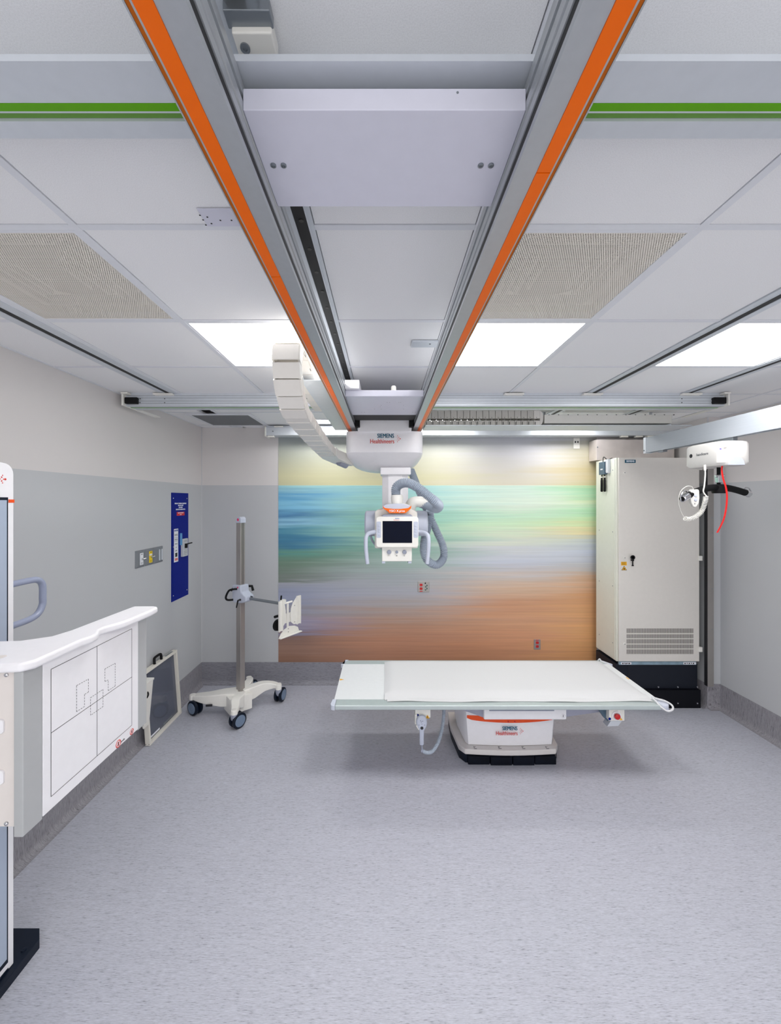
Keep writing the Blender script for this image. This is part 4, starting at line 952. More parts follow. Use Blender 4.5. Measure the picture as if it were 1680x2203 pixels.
b = B(); hpoly(b, [(.05, .90), (.19, .90), (.19, .99), (.05, .99)], -.022, -.014); obj('holder_crossbar', b, stand_white, ms, .001)
b = B(); hpoly(b, [(.01, .79), (.26, .79), (.245, .83), (.20, .855), (.13, .868), (.07, .85), (.03, .82)], -.006, 0); box_pts = [(.0, .782), (.272, .782), (.272, .791), (.0, .791)]; hpoly(b, box_pts, 0, .03); obj('holder_ledge', b, stand_white, ms, .002)
b = B(); c0 = HP(.08, 1.09, -.03); cyl(b, c0, c0 + Vector((0, 0, .035)), .030, 20); tube(b, [HP(.08, 1.09, -.02), HP(.16, 1.10, .01)], .009, 10); tube(b, [c0, HP(.08, .98, -.02)], .012, 10); obj('swivel', b, stand_white, ms)
b = B(); cyl(b, c0 + Vector((-.02, 0, .03)), c0 + Vector((-.015, 0, .075)), .008, 12); obj('knob', b, black, ms)
b = B(); lathe(b, HP(.02, .90, -.02), -nrm, ((0, .05), (.02, .055), (.03, .03)), 20); tube(b, [HP(-.03, .99, -.02), HP(.03, .99, -.02)], .012, 10); obj('clamp_wheel', b, black, ms)
b = B()
for a, z in ((.20, 1.05), (.20, .89), (.12, .845), (.12, .815)): c0 = HP(a, z, 0); cyl(b, c0, c0 + nrm * .0015, .004, 8)
obj('screw', b, ink, ms)
# base
ends = {'left': Vector((-1.865, 3.80, .195)), 'front': Vector((-1.36, 3.535, .195)), 'right': Vector((-1.085, 4.0, .195)), 'rear': Vector((-1.45, 4.22, .20))}
hub = Vector((-1.42, 3.84, .215))
legpath = {'left': [(-1.865, 3.80, .18), (-1.80, 3.80, .185), (-1.68, 3.79, .20), (-1.55, 3.80, .215), (-1.43, 3.82, .215)],
           'front': [(-1.36, 3.535, .17), (-1.375, 3.60, .185), (-1.40, 3.67, .205), (-1.39, 3.74, .215), (-1.40, 3.80, .215)],
           'right': [(-1.085, 4.0, .19), (-1.15, 4.01, .205), (-1.24, 3.98, .22), (-1.33, 3.90, .22), (-1.40, 3.85, .215)],
           'rear': [(-1.45, 4.18, .18), (-1.42, 4.12, .20), (-1.40, 4.02, .215), (-1.41, 3.92, .215), (-1.42, 3.84, .215)]}
for k, pth in legpath.items():
    sp = spline(pth, 5); n = len(sp)
    w0 = {'left': (.05, .16), 'front': (.055, .10), 'right': (.05, .10), 'rear': (.05, .10)}[k]
    ws = [w0[0] + (w0[1] - w0[0]) * (i / (n - 1)) ** .8 for i in range(n)]; hs_ = [.035 + .085 * min(1, (i / (n - 1)) * 1.4) ** 1.3 for i in range(n)]
    b = B(); sweep_rect(b, sp, ws, hs_); lg = obj('leg', b, stand_white, ms, .012, 4)
    e0 = Vector(pth[0]); b = B(); lathe(b, (e0.x, e0.y, e0.z - .055), (0, 0, 1), ((0, .030), (.045, .032), (.058, .028), (.062, .015)), 24); obj('leg_end', b, stand_white, lg)
b = B(); sweep_rect(b, [Vector((-1.50, 3.72, .20)), Vector((-1.34, 3.86, .20))], [.16, .16], [.15, .15]); obj('counterweight', b, stand_white, ms, .004)
b = B(); sweep_rect(b, [Vector((-1.70, 3.712, .13)), Vector((-1.64, 3.72, .13))], [.002, .002], [.022, .022]); obj('label_plate', b, ink, ms)
def caster(name, c, heading, parent):
    rt = obj(name, (lambda bb: (lathe(bb, (c.x, c.y, .075), (0, 0, 1), ((0, .018), (.02, .030), (c.z - .13, .033), (c.z - .125, .030)), 24), bb)[1])(B()), midgrey, parent)
    ax = Vector((math.cos(heading), math.sin(heading), 0)); back = Vector((-ax.y, ax.x, 0)) * .035
    for s in (-1, 1):
        p0 = Vector((c.x, c.y, .0705)) + back + ax * s * .012
        b = B(); lathe(b, p0, ax * s, ((0, .062), (.004, .0695), (.022, .0695), (.028, .062), (.029, .052)), 36); wh = obj('wheel', b, navy, rt)
        b = B(); lathe(b, p0 + ax * s * .0275, ax * s, ((0, .052), (.004, .050), (.005, .030), (.003, .028), (.004, .01), (.004, .001)), 36); obj('wheel_disc', b, wheelblue, wh)
for k, hd in (('left', R(-118)), ('front', R(-35)), ('right', R(-12)), ('rear', R(-20))):
    e0 = Vector(legpath[k][0]); caster('caster', Vector((e0.x, e0.y, .19)), hd, ms)

# ================================================================== PATIENT TABLE
tb = thing('patient_table', 'white x-ray patient table on an orange trimmed pedestal in the room centre', 'x-ray table', (1.0, 3.2, 0))
TX0, TX1, TY0, TY1, TZ = -.39, 2.045, 2.79, 3.59, .602
b = B(); prism(b, [(TX0 + .02, TY0 + .09), (TX1 - .03, TY0 + .09), (TX1 - .03, TY1 - .09), (TX0 + .02, TY1 - .09)], 'z', TZ - .02, TZ + .001); obj('tabletop', b, laminate, tb, .001)
for ya, yb4 in ((TY0, TY0 + .09), (TY1 - .09, TY1)):
    b = B(); box(b, TX0 + .035, TX1 - .06, ya, yb4, TZ - .034, TZ); sr = obj('side_rail', b, glassrail, tb, .007)
    for xa, xb, sg in ((TX0 + .035, TX0, -1), (TX1 - .06, TX1, 1)):
        b = B(); front = ya == TY0
        pts = [(xa, ya), (xa, yb4), (xb - sg * (.0 if front else .055), yb4), (xb, ya + .03), (xb, ya)] if front else [(xa, ya), (xa, yb4), (xb - sg * .055, yb4), (xb - sg * .0, ya)]
        if front: pts = [(xa, ya), (xa, yb4), (xb - sg * .006, yb4), (xb, ya + .02), (xb - sg * .01, ya + .004), (xb - sg * .03, ya)]
        prism(b, pts, 'z', TZ - .036, TZ + .001); obj('corner_cap', b, mat('corner_cap_grey', (205, 210, 224), .35), tb, .004)
b = B(); box(b, TX0 + .02, TX1 - .03, TY0 + .10, TY1 - .10, TZ - .034, TZ - .02); obj('underframe', b, midgrey, tb)
b = B(); prism(b, [(.36, TZ - .03), (.36, TZ - .05), (.75, .412), (1.37, .412), (1.70, .46), (1.74, TZ - .03)], 'y', 2.98, 3.42); obj('lift_beam', b, mat('beam_grey', (160, 162, 180), .4), tb, .004)
cb = bx('drive_cover', white, tb, .75, 1.375, 2.945, 3.44, .412, .555, .010)
b = B(); box(b, .79, 1.28, 2.9435, 2.95, .48, .50); obj('cover_groove', b, midgrey, cb)
q = W(1212, 1541, 2.94); b = B(); lathe(b, (q.x, 2.946, q.z), (0, -1, 0), ((0, .0165), (.001, .0165), (.001, .012), (0, .012)), 20); box(b, q.x - .002, q.x + .002, 2.944, 2.946, q.z - .009, q.z + .009); obj('symbol', b, ink, cb)
# pedestal
def ped(x0, x1, y0, y1, bow, ch):
    pts = [(x0, y1), (x0 - .012, (y0 + y1) / 2 + .05), (x0 + .01, y0 + ch * 1.4), (x0 + ch, y0 + .012)]
    for k in range(1, 12): t_ = k / 12; pts.append((x0 + ch + (x1 - x0 - 2 * ch) * t_, y0 + .012 - bow * math.sin(math.pi * t_)))
    pts += [(x1 - ch, y0 + .012), (x1 - .01, y0 + ch * 1.4), (x1 + .012, (y0 + y1) / 2 + .05), (x1, y1)]
    return pts
b = B(); prism(b, ped(.585, 1.40, 3.062, 3.62, .02, .05), 'z', .068, .112); sk = obj('skirt', b, mat('warm_grey_skirt', (222, 218, 216), .4), tb, .008)
b = B(); prism(b, ped(.59, 1.395, 3.070, 3.61, .018, .05), 'z', .0, .068); obj('kick_base', b, navy, tb, .002)
for k in range(4):
    x0 = .655 + k * .174; b = B(); yb5 = 3.062 - .018 * math.sin(math.pi * (k + .5) / 4) ; box(b, x0, x0 + .166, yb5 - .003, yb5 + .03, .003, .064)
    kp = obj('foot_switch', b, mat('black_foot_pad', (10, 16, 28), .6, 0, .35, 14, spec=.15), tb, .003)
b = B()
for px in (1022, 1075, 1126, 1177):
    q = W(px, 1615.5, 3.085); box(b, q.x - .012, q.x + .012, 3.075, 3.079, .1125, .1135); box(b, q.x - .008, q.x - .003, 3.09, 3.105, .1125, .1132); M = Matrix.Translation((q.x + .002, 3.098, .113)) @ Matrix.Rotation(R(40), 4, 'Z'); box(b, -.012, .008, -.001, .001, -.0004, .0004, M)
obj('symbol', b, ink, sk)
rings = []
for z, gx, gy in ((.112, .03, .02), (.116, .018, .0), (.30, .004, -.002), (.385, 0, 0), (.400, .0, 0)):
    rings.append([Vector((x, y, z)) for x, y in ped(.625 + gx, 1.385 - gx, 3.115 + gy, 3.58, .014, .03)])
b = B(); loft(b, rings); pd = obj('pedestal', b, white, tb, .0)
b = B(); prism(b, [(x, y) for x, y in ped(.628, 1.382, 3.112, 3.58, .014, .03)], 'z', .3995, .414); 
ot = obj('orange_trim', b, orange_red, tb)
b = B(); nseg = 20; rr_ = []
for k in range(nseg + 1):
    t_ = k / nseg; x = .66 + (1.375 - .66) * t_; y = 3.1275 - .0155 * math.sin(math.pi * min(1, max(0, t_))) - .004; dz = .030 * max(0, math.sin(math.pi * t_)) ** .45
    rr_.append([Vector((x, y, .350)), Vector((x, y, .328 - dz)), Vector((x, y + .012, .328 - dz)), Vector((x, y + .012, .350))])
loft(b, rr_); obj('orange_trim', b, orange_red, tb)
b = B()
for px in (1093, 1107): q = W(px, 1554, 3.11); lathe(b, (q.x, 3.1078, .309), (0, -1, 0), ((0, .006), (.002, .006), (.002, .003)), 14)
obj('indicator', b, red, ot)
logo(pd, W(1095, 1580, 3.09).x, 3.096, .288 - .06 + .06 * .0 + .012, .215)
# emergency stop bracket
eb = bx('stop_box', warm_white, tb, W(1307, 1540, 2.9).x, W(1340, 1540, 2.9).x, 2.88, 2.96, W(0, 1551, 2.88).z, .555, .003)
q = W(1325, 1539, 2.88)
b = B(); lathe(b, q, (0, -1, 0), ((0, .034), (.008, .034), (.009, .026), (.002, .024)), 28); obj('button_collar', b, white, eb)
b = B(); lathe(b, q, (0, -1, 0), ((0, .012), (.012, .013), (.013, .020), (.024, .020), (.028, .015), (.029, .001)), 28); obj('stop_button', b, red, eb)
b = B(); r_ = W(1311.5, 1546.5, 2.879); lathe(b, r_, (0, -1, 0), ((0, .010), (.001, .010)), 16); obj('blue_symbol', b, blue, eb)
b = B(); r_ = W(1336, 1547, 2.879); prism(b, [(r_.x - .011, r_.z - .008), (r_.x + .011, r_.z - .008), (r_.x, r_.z + .010)], 'y', 2.8788, 2.88); obj('warning_symbol', b, amber, eb)
b = B(); prism(b, [W(*p_, 2.9).xz for p_ in ((1314, 1551), (1338, 1551), (1330, 1562), (1306, 1563))], 'y', 2.9, 2.96); obj('bent_plate', b, alul, eb, .001)
b = B(); prism(b, [W(*p_, 2.92).xz for p_ in ((1288, 1527), (1308, 1527), (1308, 1552), (1300, 1545))], 'y', 2.92, 2.95); obj('side_bracket', b, slate, eb, .001)
# hand control bracket
hbk = bx('control_bracket', warm_white, tb, W(893, 1540, 2.87).x, W(926, 1540, 2.87).x, 2.87, 2.96, W(0, 1544, 2.87).z, .56, .003)
b = B(); box(b, W(892, 0, 2.88).x, W(897, 0, 2.88).x, 2.86, 2.95, W(0, 1557, 2.87).z, .5); obj('bracket_side', b, warm_white, hbk, .001)
for x_, s in ((895, 1), (917, -1)):
    b = B(); prism(b, [W(*p_, 2.84).xz for p_ in ((x_, 1561), (x_ + 2 * s, 1560), (x_ + 7 * s, 1568), (x_ + 5 * s, 1570))], 'y', 2.835, 2.86); obj('bracket_hook', b, warm_white, hbk)
b = B(); r_ = W(898, 1539, 2.869); lathe(b, r_, (0, -1, 0), ((0, .011), (.001, .011)), 16); obj('blue_symbol', b, blue, hbk)
b = B(); r_ = W(919.5, 1542, 2.869); prism(b, [(r_.x - .015, r_.z - .011), (r_.x + .015, r_.z - .011), (r_.x, r_.z + .014)], 'y', 2.8675, 2.87); ws_ = obj('warning_symbol', b, amber, hbk)
b = B(); box(b, r_.x - .002, r_.x + .002, 2.8668, 2.868, r_.z - .007, r_.z + .005); obj('symbol_mark', b, ink, ws_)
b = B(); c0 = W(731, 1464.5, 3.2); z_ = TZ + .0012; prism(b, [(-.365, 3.18), (-.33, 3.195), (-.365, 3.21)], 'z', z_, z_ + .0006); obj('warning_symbol', b, amber, tb)
b = B()
for y_ in (3.20,): box(b, TX1 - .045, TX1 - .035, y_, y_ + .04, TZ + .001, TZ + .0018)
obj('warning_symbol', b, amber, tb)
# hand control (held in the bracket)
hc = thing('hand_control', 'grey round-headed hand control hanging from the left underside of the table', 'hand control', W(907, 1560, 2.85))
c0 = W(907, 1556, 2.845)
b = B(); rings = []
for dz, hw_, hd_ in ((.058, .012, .008), (.050, .028, .012), (.030, .038, .016), (.005, .040, .018), (-.020, .034, .017), (-.045, .020, .014), (-.055, .0165, .012), (-.15, .0155, .011), (-.155, .012, .008)):
    rings.append([Vector((c0.x + x, c0.y + y, c0.z + dz)) for x, y in superell(0, 0, hw_, hd_, 3, 28)])
loft(b, rings); hh = obj('grip', b, greypl, hc)
b = B(); lathe(b, (c0.x, c0.y - .016, c0.z - .025), (0, -1, 0), ((0, .011), (.003, .011), (.003, .007)), 18); obj('dial', b, ink, hh)
for dx, dz in ((-.009, .028), (.006, .024), (0, .004), (-.02, -.004), (.02, -.004), (-.004, .018)):
    b = B(); lathe(b, (c0.x + dx, c0.y - .0165, c0.z + dz), (0, -1, 0), ((0, .004), (.003, .003)), 10); obj('button', b, midgrey, hh)
b = B(); cyl(b, (c0.x + .001, c0.y, c0.z - .15), (c0.x + .002, c0.y, c0.z - .19), .005, 12); lathe(b, (c0.x + .004, c0.y - .01, c0.z - .197), (0, 1, 0), ((0, .010), (.02, .010)), 16); obj('strain_relief', b, midgrey, hc)
b = B(); hose(b, [(c0.x + .006, c0.y, c0.z - .20), W(918, 1619, 2.85), W(930, 1616, 2.87), W(942, 1598, 2.90), W(950, 1572, 2.95), W(954, 1545, 3.0), (W(955, 1540, 3.03).x, 3.03, .46)], .0125, .0012, .010, 14); obj('cable', b, hosegrey, hc)

# ------------------------------------------------------------------ mattress pad on the table
def pad():
    b = B(); nx, ny = 60, 22; x0, x1, y0, y1 = 0.0, 1.955, 2.862, 3.545
    def top(i, j):
        x = x0 + (x1 - x0) * i / nx; y = y0 + (y1 - y0) * j / ny
        ed = min(i, nx - i, j * 1.5, (ny - j) * 1.5)
        z = TZ + .004 + .022 * min(1, ed / 2.0) ** .5 + .0012 * math.sin(x * 7) * math.sin(y * 11)
        if j == 0: z = TZ + .006 + .0035 * math.sin(x * 17) * math.sin(x * 5.3 + 1); y += .004 * math.sin(x * 9)
        if j in (1,): z = TZ + .012
        if j in (2,): z = TZ + .017
        return x, y, z
    T = [[b.verts.new(top(i, j)) for j in range(ny + 1)] for i in range(nx + 1)]
    L = [[b.verts.new((v.co.x, v.co.y, TZ + .0015 + (max(0, v.co.z - TZ - .008) if j == 0 else 0))) for j, v in enumerate(r)] for r in T]
    for i in range(nx):
        for j in range(ny):
            b.faces.new([T[i][j], T[i + 1][j], T[i + 1][j + 1], T[i][j + 1]]); b.faces.new([L[i][j], L[i][j + 1], L[i + 1][j + 1], L[i + 1][j]])
    for i in range(nx):
        b.faces.new([T[i][0], L[i][0], L[i + 1][0], T[i + 1][0]]); b.faces.new([T[i][ny], T[i + 1][ny], L[i + 1][ny], L[i][ny]])
    for j in range(ny):
        b.faces.new([T[0][j], T[0][j + 1], L[0][j + 1], L[0][j]]); b.faces.new([T[nx][j], L[nx][j], L[nx][j + 1], T[nx][j + 1]])
    return b
md = thing('mattress_pad', 'thin white sheet-covered mattress pad lying on the table', 'mattress pad', (1, 3.2, TZ))
obj('pad', pad(), fabric, md)
b = B(); n_ = 40; rr_ = []
for k in range(n_ + 1):
    x = .02 + 1.93 * k / n_; y = 2.862 - .024 + .005 * math.sin(x * 8) ; z = TZ + .002 + .004 * max(0, math.sin(x * 11)) 
    rr_.append([Vector((x, y, z)), Vector((x, 2.885, TZ + .007)), Vector((x, 2.885, TZ + .0095)), Vector((x, y, z + .0022))])
loft(b, rr_); obj('hem', b, fabric, md)
b = B(); tube(b, spline([W(1402, 1500, 2.85), W(1412, 1510, 2.82), W(1422, 1521, 2.79), W(1436, 1530, 2.765), W(1447, 1526, 2.765), W(1445, 1517, 2.80), W(1430, 1508, 2.83), W(1416, 1504, 2.85), W(1402, 1500, 2.86)], 7), .0065, 10); obj('strap_loop', b, fabric, md)
b = B(); tube(b, spline([W(1308, 1428, 3.50), W(1295, 1424, 3.56), W(1290, 1418, 3.575), W(1286, 1424, 3.59), W(1291, 1430, 3.57)], 6), .007, 10); obj('strap_loop', b, fabric, md)

# ================================================================== CABINET
KX0, KX1, KY0, KY1 = 2.330, 3.152, 3.90, 4.30
kb = thing('equipment_cabinet', 'tall beige equipment cabinet with slotted vent beside the mural', 'cabinet', ((KX0 + KX1) / 2, 4.1, 0))
bx('body', cabside, kb, KX0, KX1, KY0 + .022, KY1, .455, 2.50, .003)
dr = bx('door', cabm, kb, KX0 + .012, KX1 - .006, KY0, KY0 + .02, .462, 2.498, .004)
bx('side_panel', cabside, kb, KX0 - .004, KX0, KY0 + .045, KY1 - .012, .47, 2.485, .001)
bx('zinc_strip', zinc, kb, KX0 + .02, KX1 - .03, KY0 + .01, KY0 + .03, .425, .457)
for px in ((1336, 1358), (1470, 1497)):
    b = B(); a, c = W(px[0], 1424, KY0 + .009), W(px[1], 1418, KY0 + .009); box(b, a.x, c.x, KY0 + .008, KY0 + .011, .429, .452); pp_ = obj('data_label', b, paper, kb)
    b = B()
    for k in range(5): x = a.x + .01 + k * (c.x - a.x - .02) / 5; box(b, x, x + .012, KY0 + .0072, KY0 + .0085, .434 + .004 * (k % 2), .446)
    obj('printing', b, ink, pp_)
bx('upper_plinth', cabblk, kb, KX0 + .0, KX1 - .004, KY0 + .03, KY1, .18, .426)
bx('lower_plinth', cabblk2, kb, KX0 + .0, KX1 - .0, KY0 - .028 + .02, KY1, .0, .18)
bx('plinth_seam', ink, kb, KX0 + .125, KX0 + .128, KY0 + .028, KY0 + .03, .18, .426)
for px, py in ((1416, 1478), (1458, 1478), (1500, 1478), (1458, 1513), (1500, 1513)):
    q = W(px, py, KY0 - .008); b = B(); lathe(b, q, (0, -1, 0), ((0, .0085), (.004, .007), (.005, .002)), 14); obj('bolt', b, chrome, kb)
# vent louvres
b = B(); rows = [(1352, 1362), (1364.5, 1373), (1375, 1384.5), (1386.5, 1395), (1397, 1407)]
xa, xb = W(1348, 0, KY0).x, W(1492, 0, KY0).x; n_ = 62; stp = (xb - xa) / n_
for r0, r1 in rows:
    z1_, z0_ = W(0, r0, KY0).z, W(0, r1, KY0).z
    for k in range(n_): box(b, xa + k * stp, xa + k * stp + stp * .55, KY0 - .0006, KY0 + .001, z0_, z1_)
obj('vent_slots', b, mat('vent_slot_grey', (92, 88, 86), .6), dr)
for px, py in ((1343, 1017), (1343, 1200), (1343, 1385.5)):
    q = W(px, py, KY0); b = B(); lathe(b, q, (0, -1, 0), ((0, .014), (.006, .012), (.007, .005)), 20); lk = obj('lock', b, warm_white, dr)
    b = B(); box(b, q.x - .0015, q.x + .004, KY0 - .0078, KY0 - .0065, q.z - .006, q.z + .006); obj('key_slot', b, ink, lk)
for py in (1006, 1201, 1397):
    q = W(1506, py, KY0); bx('hinge', warm_white, kb, q.x - .022, q.x + .018, KY0 - .01, KY0 + .012, q.z - .024, q.z + .024, .003)
kk = W(1358, 1205, KY0); b = B(); lathe(b, (kk.x, KY0, kk.z + .03), (0, -1, 0), ((.02, .022), (.028, .022), (.028, .012), (.02, .012), (.02, .022)), 20)
box(b, kk.x - .004, kk.x + .004, KY0 - .026, KY0 - .018, kk.z - .055, kk.z + .015); box(b, kk.x - .009, kk.x + .009, KY0 - .026, KY0 - .018, kk.z - .056, kk.z - .046); box(b, kk.x - .007, kk.x + .009, KY0 - .03, KY0, kk.z - .006, kk.z + .008)
obj('door_key', b, black, dr)
q = W(1355.5, 992.5, KY0); pl2 = bx('name_plate', teal, dr, q.x - .054, q.x + .054, KY0 - .003, KY0, q.z - .016, q.z + .016, .001); text('lettering', 'SIEMENS', .023, (q.x, KY0 - .0035, q.z), 'front', white_ink, pl2, .0009, sx=.95)
q = W(1342, 1212.5, KY0); yl = bx('warning_label', amber, dr, q.x - .028, q.x + .028, KY0 - .001, KY0, q.z - .018, q.z + .018)
b = B()
for k in range(4): box(b, q.x - .022, q.x + .02 - .006 * (k % 2), KY0 - .0014, KY0 - .0009, q.z + .010 - k * .007, q.z + .012 - k * .007)
obj('printing', b, ink, yl)
q = W(1342.5, 1223, KY0); b = B(); prism(b, [(q.x - .028, q.z - .018), (q.x + .028, q.z - .018), (q.x, q.z + .026)], 'y', KY0 - .001, KY0); wl2 = obj('warning_label', b, ink, dr)
b = B(); prism(b, [(q.x - .022, q.z - .0145), (q.x + .022, q.z - .0145), (q.x, q.z + .020)], 'y', KY0 - .0015, KY0 - .001); obj('triangle', b, amber, wl2)
b = B(); box(b, q.x - .007, q.x + .007, KY0 - .002, KY0 - .0015, q.z - .010, q.z + .003); obj('symbol_mark', b, ink, wl2)
for dy in (.08, .33):
    for zz in (.62, 1.20, 1.75, 2.38): b = B(); lathe(b, (KX0 - .004, KY0 + dy, zz), (-1, 0, 0), ((0, .006), (.002, .004)), 10); obj('screw', b, alud, kb)
# wireless unit on the cabinet side
wu = thing('antenna_module', 'slate blue electronics module with two black antennas on the cabinet side', 'electronics module', (2.33, 4.1, 2.35))
SX = KX0 - .004
def SP(px, py, o_=0.0): d = (SX - o_) * F / (px - 827); return Vector((SX - o_, d, EYE - (py - 1079) * d / F))
a, c = SP(1291, 1022, .02), SP(1303, 995, .02)
mdl = bx('module_box', slate, wu, SX - .035, SX, c.y, a.y, a.z, c.z + .01, .004)
bx('module_clip', alul, wu, SX - .028, SX, c.y - .055, c.y - .01, a.z + .02, c.z + .03, .003)
b = B(); box(b, SX - .037, SX - .035, c.y + .03, c.y + .07, a.z + .05, a.z + .062); obj('module_label', b, paper, mdl)
b = B(); 
for k in range(6): box(b, SX - .03, SX - .0, c.y - .05 + .02 * (k % 2), c.y - .042 + .02 * (k % 2), a.z + .012 + .012 * (k // 2), a.z + .02 + .012 * (k // 2))
obj('terminals', b, paper, wu)
for yy in (c.y + .02, c.y + .075):
    b = B(); zt_ = a.z + .002; lathe(b, (SX - .02, yy, zt_), (0, 0, -1), ((0, .005), (.02, .005), (.022, .009), (.055, .0095), (.06, .012), (.175, .012), (.182, .007)), 16); an = obj('antenna', b, black, wu)
    b = B(); lathe(b, (SX - .02, yy, zt_ - .022), (0, 0, -1), ((0, .0098), (.012, .0098)), 16); obj('antenna_ring', b, warm_white, an)
b = B(); tube(b, spline([(SX - .02, c.y + .05, c.z + .005), (SX - .025, c.y + .03, c.z + .06), (SX - .02, c.y - .03, 2.495), (SX + .02, c.y - .05, 2.508)], 6), .004, 8); obj('cable', b, black, wu)
# steel duct above cabinet
b = B(); box(b, 2.31, 3.155, YB - .17, YB - .01, 2.51, 2.735); dk = solo('wall_duct', b, steelw, 'stainless steel wall duct above the beige cabinet', 'cable duct', None, .002)
b = B(); lathe(b, W(1285.5, 962, YB - .171), (0, -1, 0), ((0, .008), (.003, .006)), 12)
o = obj('rivet', b, alud, dk)
# vertical wireway on the pilaster
b = B(); box(b, 3.186, 3.246, 3.848, 3.887, .235, 2.62)
ww = solo('wireway', b, mat('grey_steel_wireway', (150, 146, 143), .45, .3, .06, 6), 'tall narrow steel wireway between the cabinet and the right wall', 'wireway', None, .0015)
for z in (1.9, 1.75, 1.55, 1.2, .8):
    b = B(); lathe(b, (3.23, 3.848, z), (0, -1, 0), ((0, .007), (.001, .006)), 12); obj('knockout', b, alud, ww)
bx('dark_left_side', ink, ww, 3.183, 3.186, 3.850, 3.887, .237, 2.618)  # black sheet covering the wireway's left side
b = B(); box(b, CX0 + .012, XR, CY0 - .001, CY0, BH, H)
b.free()

# ================================================================== PATIENT LIFT
lb = thing('lift_rail', 'pale grey overhead patient lift beam at the upper right, running toward the viewer', 'lift rail', (2.37, 1.5, 2.496))
LX0, LX1, LZ0, LZ1 = 2.344, 2.40, EYE + .436, EYE + .573
b = B(); prism(b, [(LX0, LZ0), (LX0, LZ1), (LX1, LZ1), (LX1, LZ0), (LX1 - .012, LZ0), (LX1 - .012, LZ0 + .03), (LX0 + .012, LZ0 + .03), (LX0 + .012, LZ0)], 'y', -1.2, 3.53); obj('beam', b, mat('satin_beam_aluminium', (166, 172, 180), .55, .0, .03, 30, 0, (1, .05, 10)), lb, .002)
bx('end_cap', alul, lb, LX0 - .002, LX1 + .002, 3.50, 3.534, LZ0 - .003, LZ1 + .003, .002)
b = B(); lathe(b, W(1383, 970, 3.5) + Vector((-.003, -.02, 0)), (-1, 0, 0), ((0, .007), (.004, .006)), 12); obj('bolt', b, alud, lb)
bx('trolley_stop', alud, lb, LX0 + .01, LX1 - .01, 3.30, 3.36, LZ0 - .015, LZ0 + .002)
for y in (-.6, 2.0):
    bx('hanger', alul, lb, LX0 + .01, LX1 - .01, y - .03, y + .03, LZ1, H - .005)
bx('hanger_cover', alul, lb, 2.41, 2.56, 2.84, 3.20, LZ1 - .02, LZ1 + .012, .003)
bx('hanger_arm', alul, lb, LX0 + .01, 2.50, 2.98, 3.02, LZ1 - .01, LZ1 + .004)
lm = thing('patient_lift', 'white patient lift motor hanging from the overhead beam with black spreader bar', 'patient lift', (2.3, 2.7, 2.3))
rings = []
for z, g in ((2.297, .03), (2.300, .012), (2.318, 0), (2.44, 0), (2.455, .006), (2.462, .025)):
    rings.append([Vector((x, y, z)) for x, y in superell(2.305, 2.715, .107 - g, .165 - g, 5, 56)])
b = B(); loft(b, rings); mo = obj('motor_housing', b, mat('soft_white_shell', (216, 214, 211), .5), lm)
b = B(); prism(b, [(2.24 + .05 * math.cos(R(a)) + .06, 2.30 + .055 * math.sin(R(a))) for a in range(0, 181, 12)], 'y', 2.547, 2.56); obj('housing_recess', b, greypl, mo)
for s in (1,):
    t_ = Matrix.Translation((2.197, 2.72, 2.385))
text('lettering', 'handicare', .026, (2.1965, 2.70, 2.388), 'left', mat('grey_ink', (110, 112, 116), .5), mo, .0)
b = B(); lathe(b, (2.1975, 2.80, 2.386), (-1, 0, 0), ((0, .014), (.001, .013)), 20); obj('round_badge', b, ink, mo)
fl = W(1549, 967, 2.545); fb = bx('flag_sticker', paper, mo, fl.x - .002, fl.x + .026, 2.5465, 2.5485, fl.z - .006, fl.z + .008)
b = B(); box(b, fl.x - .002, fl.x + .010, 2.546, 2.5466, fl.z + .0, fl.z + .008); obj('blue_field', b, mat('violet_ink', (90, 90, 190), .5), fb)
b = B()
for k in range(4): box(b, fl.x + .0 + (.01 if k < 2 else 0), fl.x + .026, 2.5461, 2.5466, fl.z + .006 - k * .0035, fl.z + .0075 - k * .0035)
obj('red_stripes', b, mat('pale_red_ink', (220, 140, 140), .5), fb)
bx('rating_label', mat('pale_label', (238, 236, 228), .6), mo, fl.x + .002, fl.x + .05, 2.5465, 2.548, fl.z + .016, fl.z + .034)
bx('trolley', alud, lm, 2.355, 2.389, 2.64, 2.80, 2.455, 2.515, .003)
b = B(); box(b, 2.30, 2.325, 2.70, 2.704, 2.175, 2.30); obj('lift_strap', b, foam, lm)
b = B(); loft(b, [[Vector((2.30, 2.69, 2.19)), Vector((2.33, 2.69, 2.19)), Vector((2.33, 2.715, 2.19)), Vector((2.30, 2.715, 2.19))], [Vector((2.295, 2.685, 2.235)), Vector((2.335, 2.685, 2.235)), Vector((2.335, 2.72, 2.235)), Vector((2.295, 2.72, 2.235))]]); cyl(b, (2.285, 2.70, 2.235), (2.35, 2.70, 2.238), .010, 14); obj('buckle', b, chrome, lm, .002)
hubc = Vector((2.312, 2.70, 2.152))
b = B(); lathe(b, hubc - Vector((0, 0, .035)), (0, 0, 1), ((0, .038), (.01, .042), (.055, .040), (.062, .030)), 28); hu = obj('bar_hub', b, black, lm)
bar = spline([(1.985, 2.57, 2.092), (2.08, 2.61, 2.125), (2.20, 2.66, 2.150), (2.31, 2.70, 2.158), (2.40, 2.735, 2.155), (2.50, 2.775, 2.142), (2.60, 2.81, 2.122)], 6)
b = B(); tube(b, bar, .0225, 18); obj('spreader_bar', b, foam, lm)
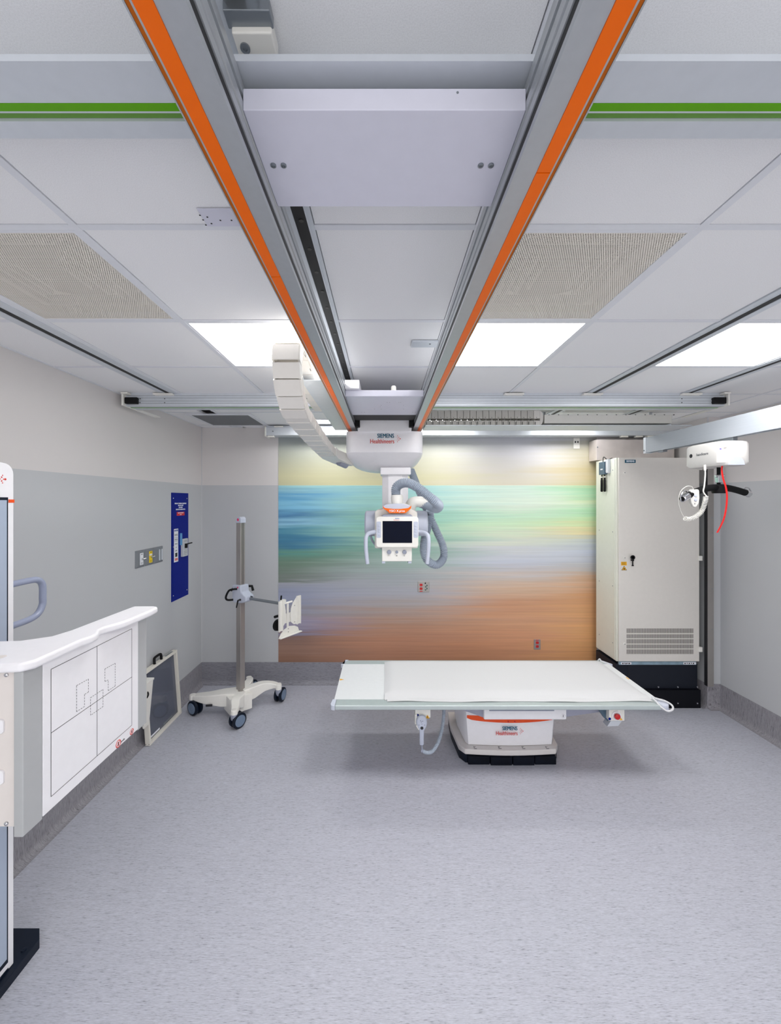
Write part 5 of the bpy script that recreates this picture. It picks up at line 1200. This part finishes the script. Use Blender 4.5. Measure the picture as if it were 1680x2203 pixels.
for p0, dr_ in ((bar[0], bar[0] - bar[3]), (bar[-1], bar[-1] - bar[-4])):
    dr_ = dr_.normalized(); b = B(); lathe(b, p0 - dr_ * .012, dr_, ((0, .024), (.05, .021), (.055, .016)), 20)
    rg = [p0 + dr_ * (.022 + .04 * math.cos(R(a))) + Vector((0, 0, .034 * math.sin(R(a)) + .01)) for a in range(0, 361, 30)]; tube(b, rg, .0045, 8); obj('sling_hook', b, chrome, lm)
b = B(); lathe(b, bar[0] + (bar[0] - bar[3]).normalized() * .044, (bar[0] - bar[3]), ((0, .0165), (.004, .0165)), 18); obj('end_plug', b, black, lm)
# red strap
rs = [W(1554, 1001, 2.60), W(1553, 1012, 2.6), W(1556, 1030, 2.6), W(1562, 1050, 2.6), W(1564, 1070, 2.6), W(1562, 1095, 2.6), W(1556, 1120, 2.6), W(1543, 1146, 2.6)]
sp = spline(rs, 6); b = B(); rr_ = []
for p_ in sp: rr_.append([p_ + Vector((-.0065, -.001, 0)), p_ + Vector((.0065, .001, 0)), p_ + Vector((.0065, .003, 0)), p_ + Vector((-.0065, .001, 0))])
loft(b, rr_); obj('red_emergency_strap', b, redstrap, lm)
# pendant control with coiled cable
pc = W(1492.5, 1073, 2.58)
b = B(); ol = [(-.028, .055), (-.03, .0), (-.024, -.03), (-.012, -.052), (0, -.058), (.012, -.052), (.024, -.03), (.03, 0), (.028, .055), (.02, .062), (-.02, .062)]
prism(b, [(pc.x + x, pc.z + z) for x, z in ol], 'y', pc.y - .012, pc.y + .012); pn = obj('pendant_control', b, mat('pendant_grey_white', (214, 212, 208), .5), lm, .005)
for dz in (.022, -.006):
    b = B(); lathe(b, (pc.x + .002, pc.y - .012, pc.z + dz), (0, -1, 0), ((0, .011), (.003, .009), (.004, .002)), 18); obj('button', b, greypl, pn)
b = B(); box(b, pc.x - .006, pc.x - .002, pc.y - .0128, pc.y - .0118, pc.z - .036, pc.z - .03); obj('printing', b, ink, pn)
b = B(); tube(b, spline([W(1516, 1002, 2.60), W(1517, 1020, 2.6), W(1515, 1045, 2.6), W(1513, 1058, 2.6), W(1520, 1068, 2.6)], 5), .0042, 8); cyl(b, W(1516, 1000, 2.6), W(1516.5, 1012, 2.6), .007, 12); obj('straight_cable', b, warm_white, lm)
cpth = spline([W(1518, 1068, 2.6), W(1516, 1082, 2.6), W(1509, 1100, 2.6), (W(1496, 1112, 2.6)), W(1482, 1117, 2.6), W(1473, 1115, 2.6)], 12)
cpth = resample(cpth, .0009); fs = frames(cpth); turns = 24; hp2 = []
for i, (p_, t_, u_, v_) in enumerate(fs):
    a_ = 2 * math.pi * turns * i / (len(fs) - 1); hp2.append(p_ + u_ * .0125 * math.cos(a_) + v_ * .0125 * math.sin(a_))
b = B(); tube(b, hp2, .0028, 6); obj('coiled_cable', b, warm_white, lm)
b = B(); tube(b, spline([W(1473, 1115, 2.6), W(1464, 1098, 2.59), W(1459.5, 1075, 2.58), W(1465, 1056, 2.57), W(1478, 1046, 2.57), W(1488, 1047, 2.57), (pc.x - .003, pc.y, pc.z + .062)], 6), .0016, 6); obj('thin_cable', b, warm_white, lm)
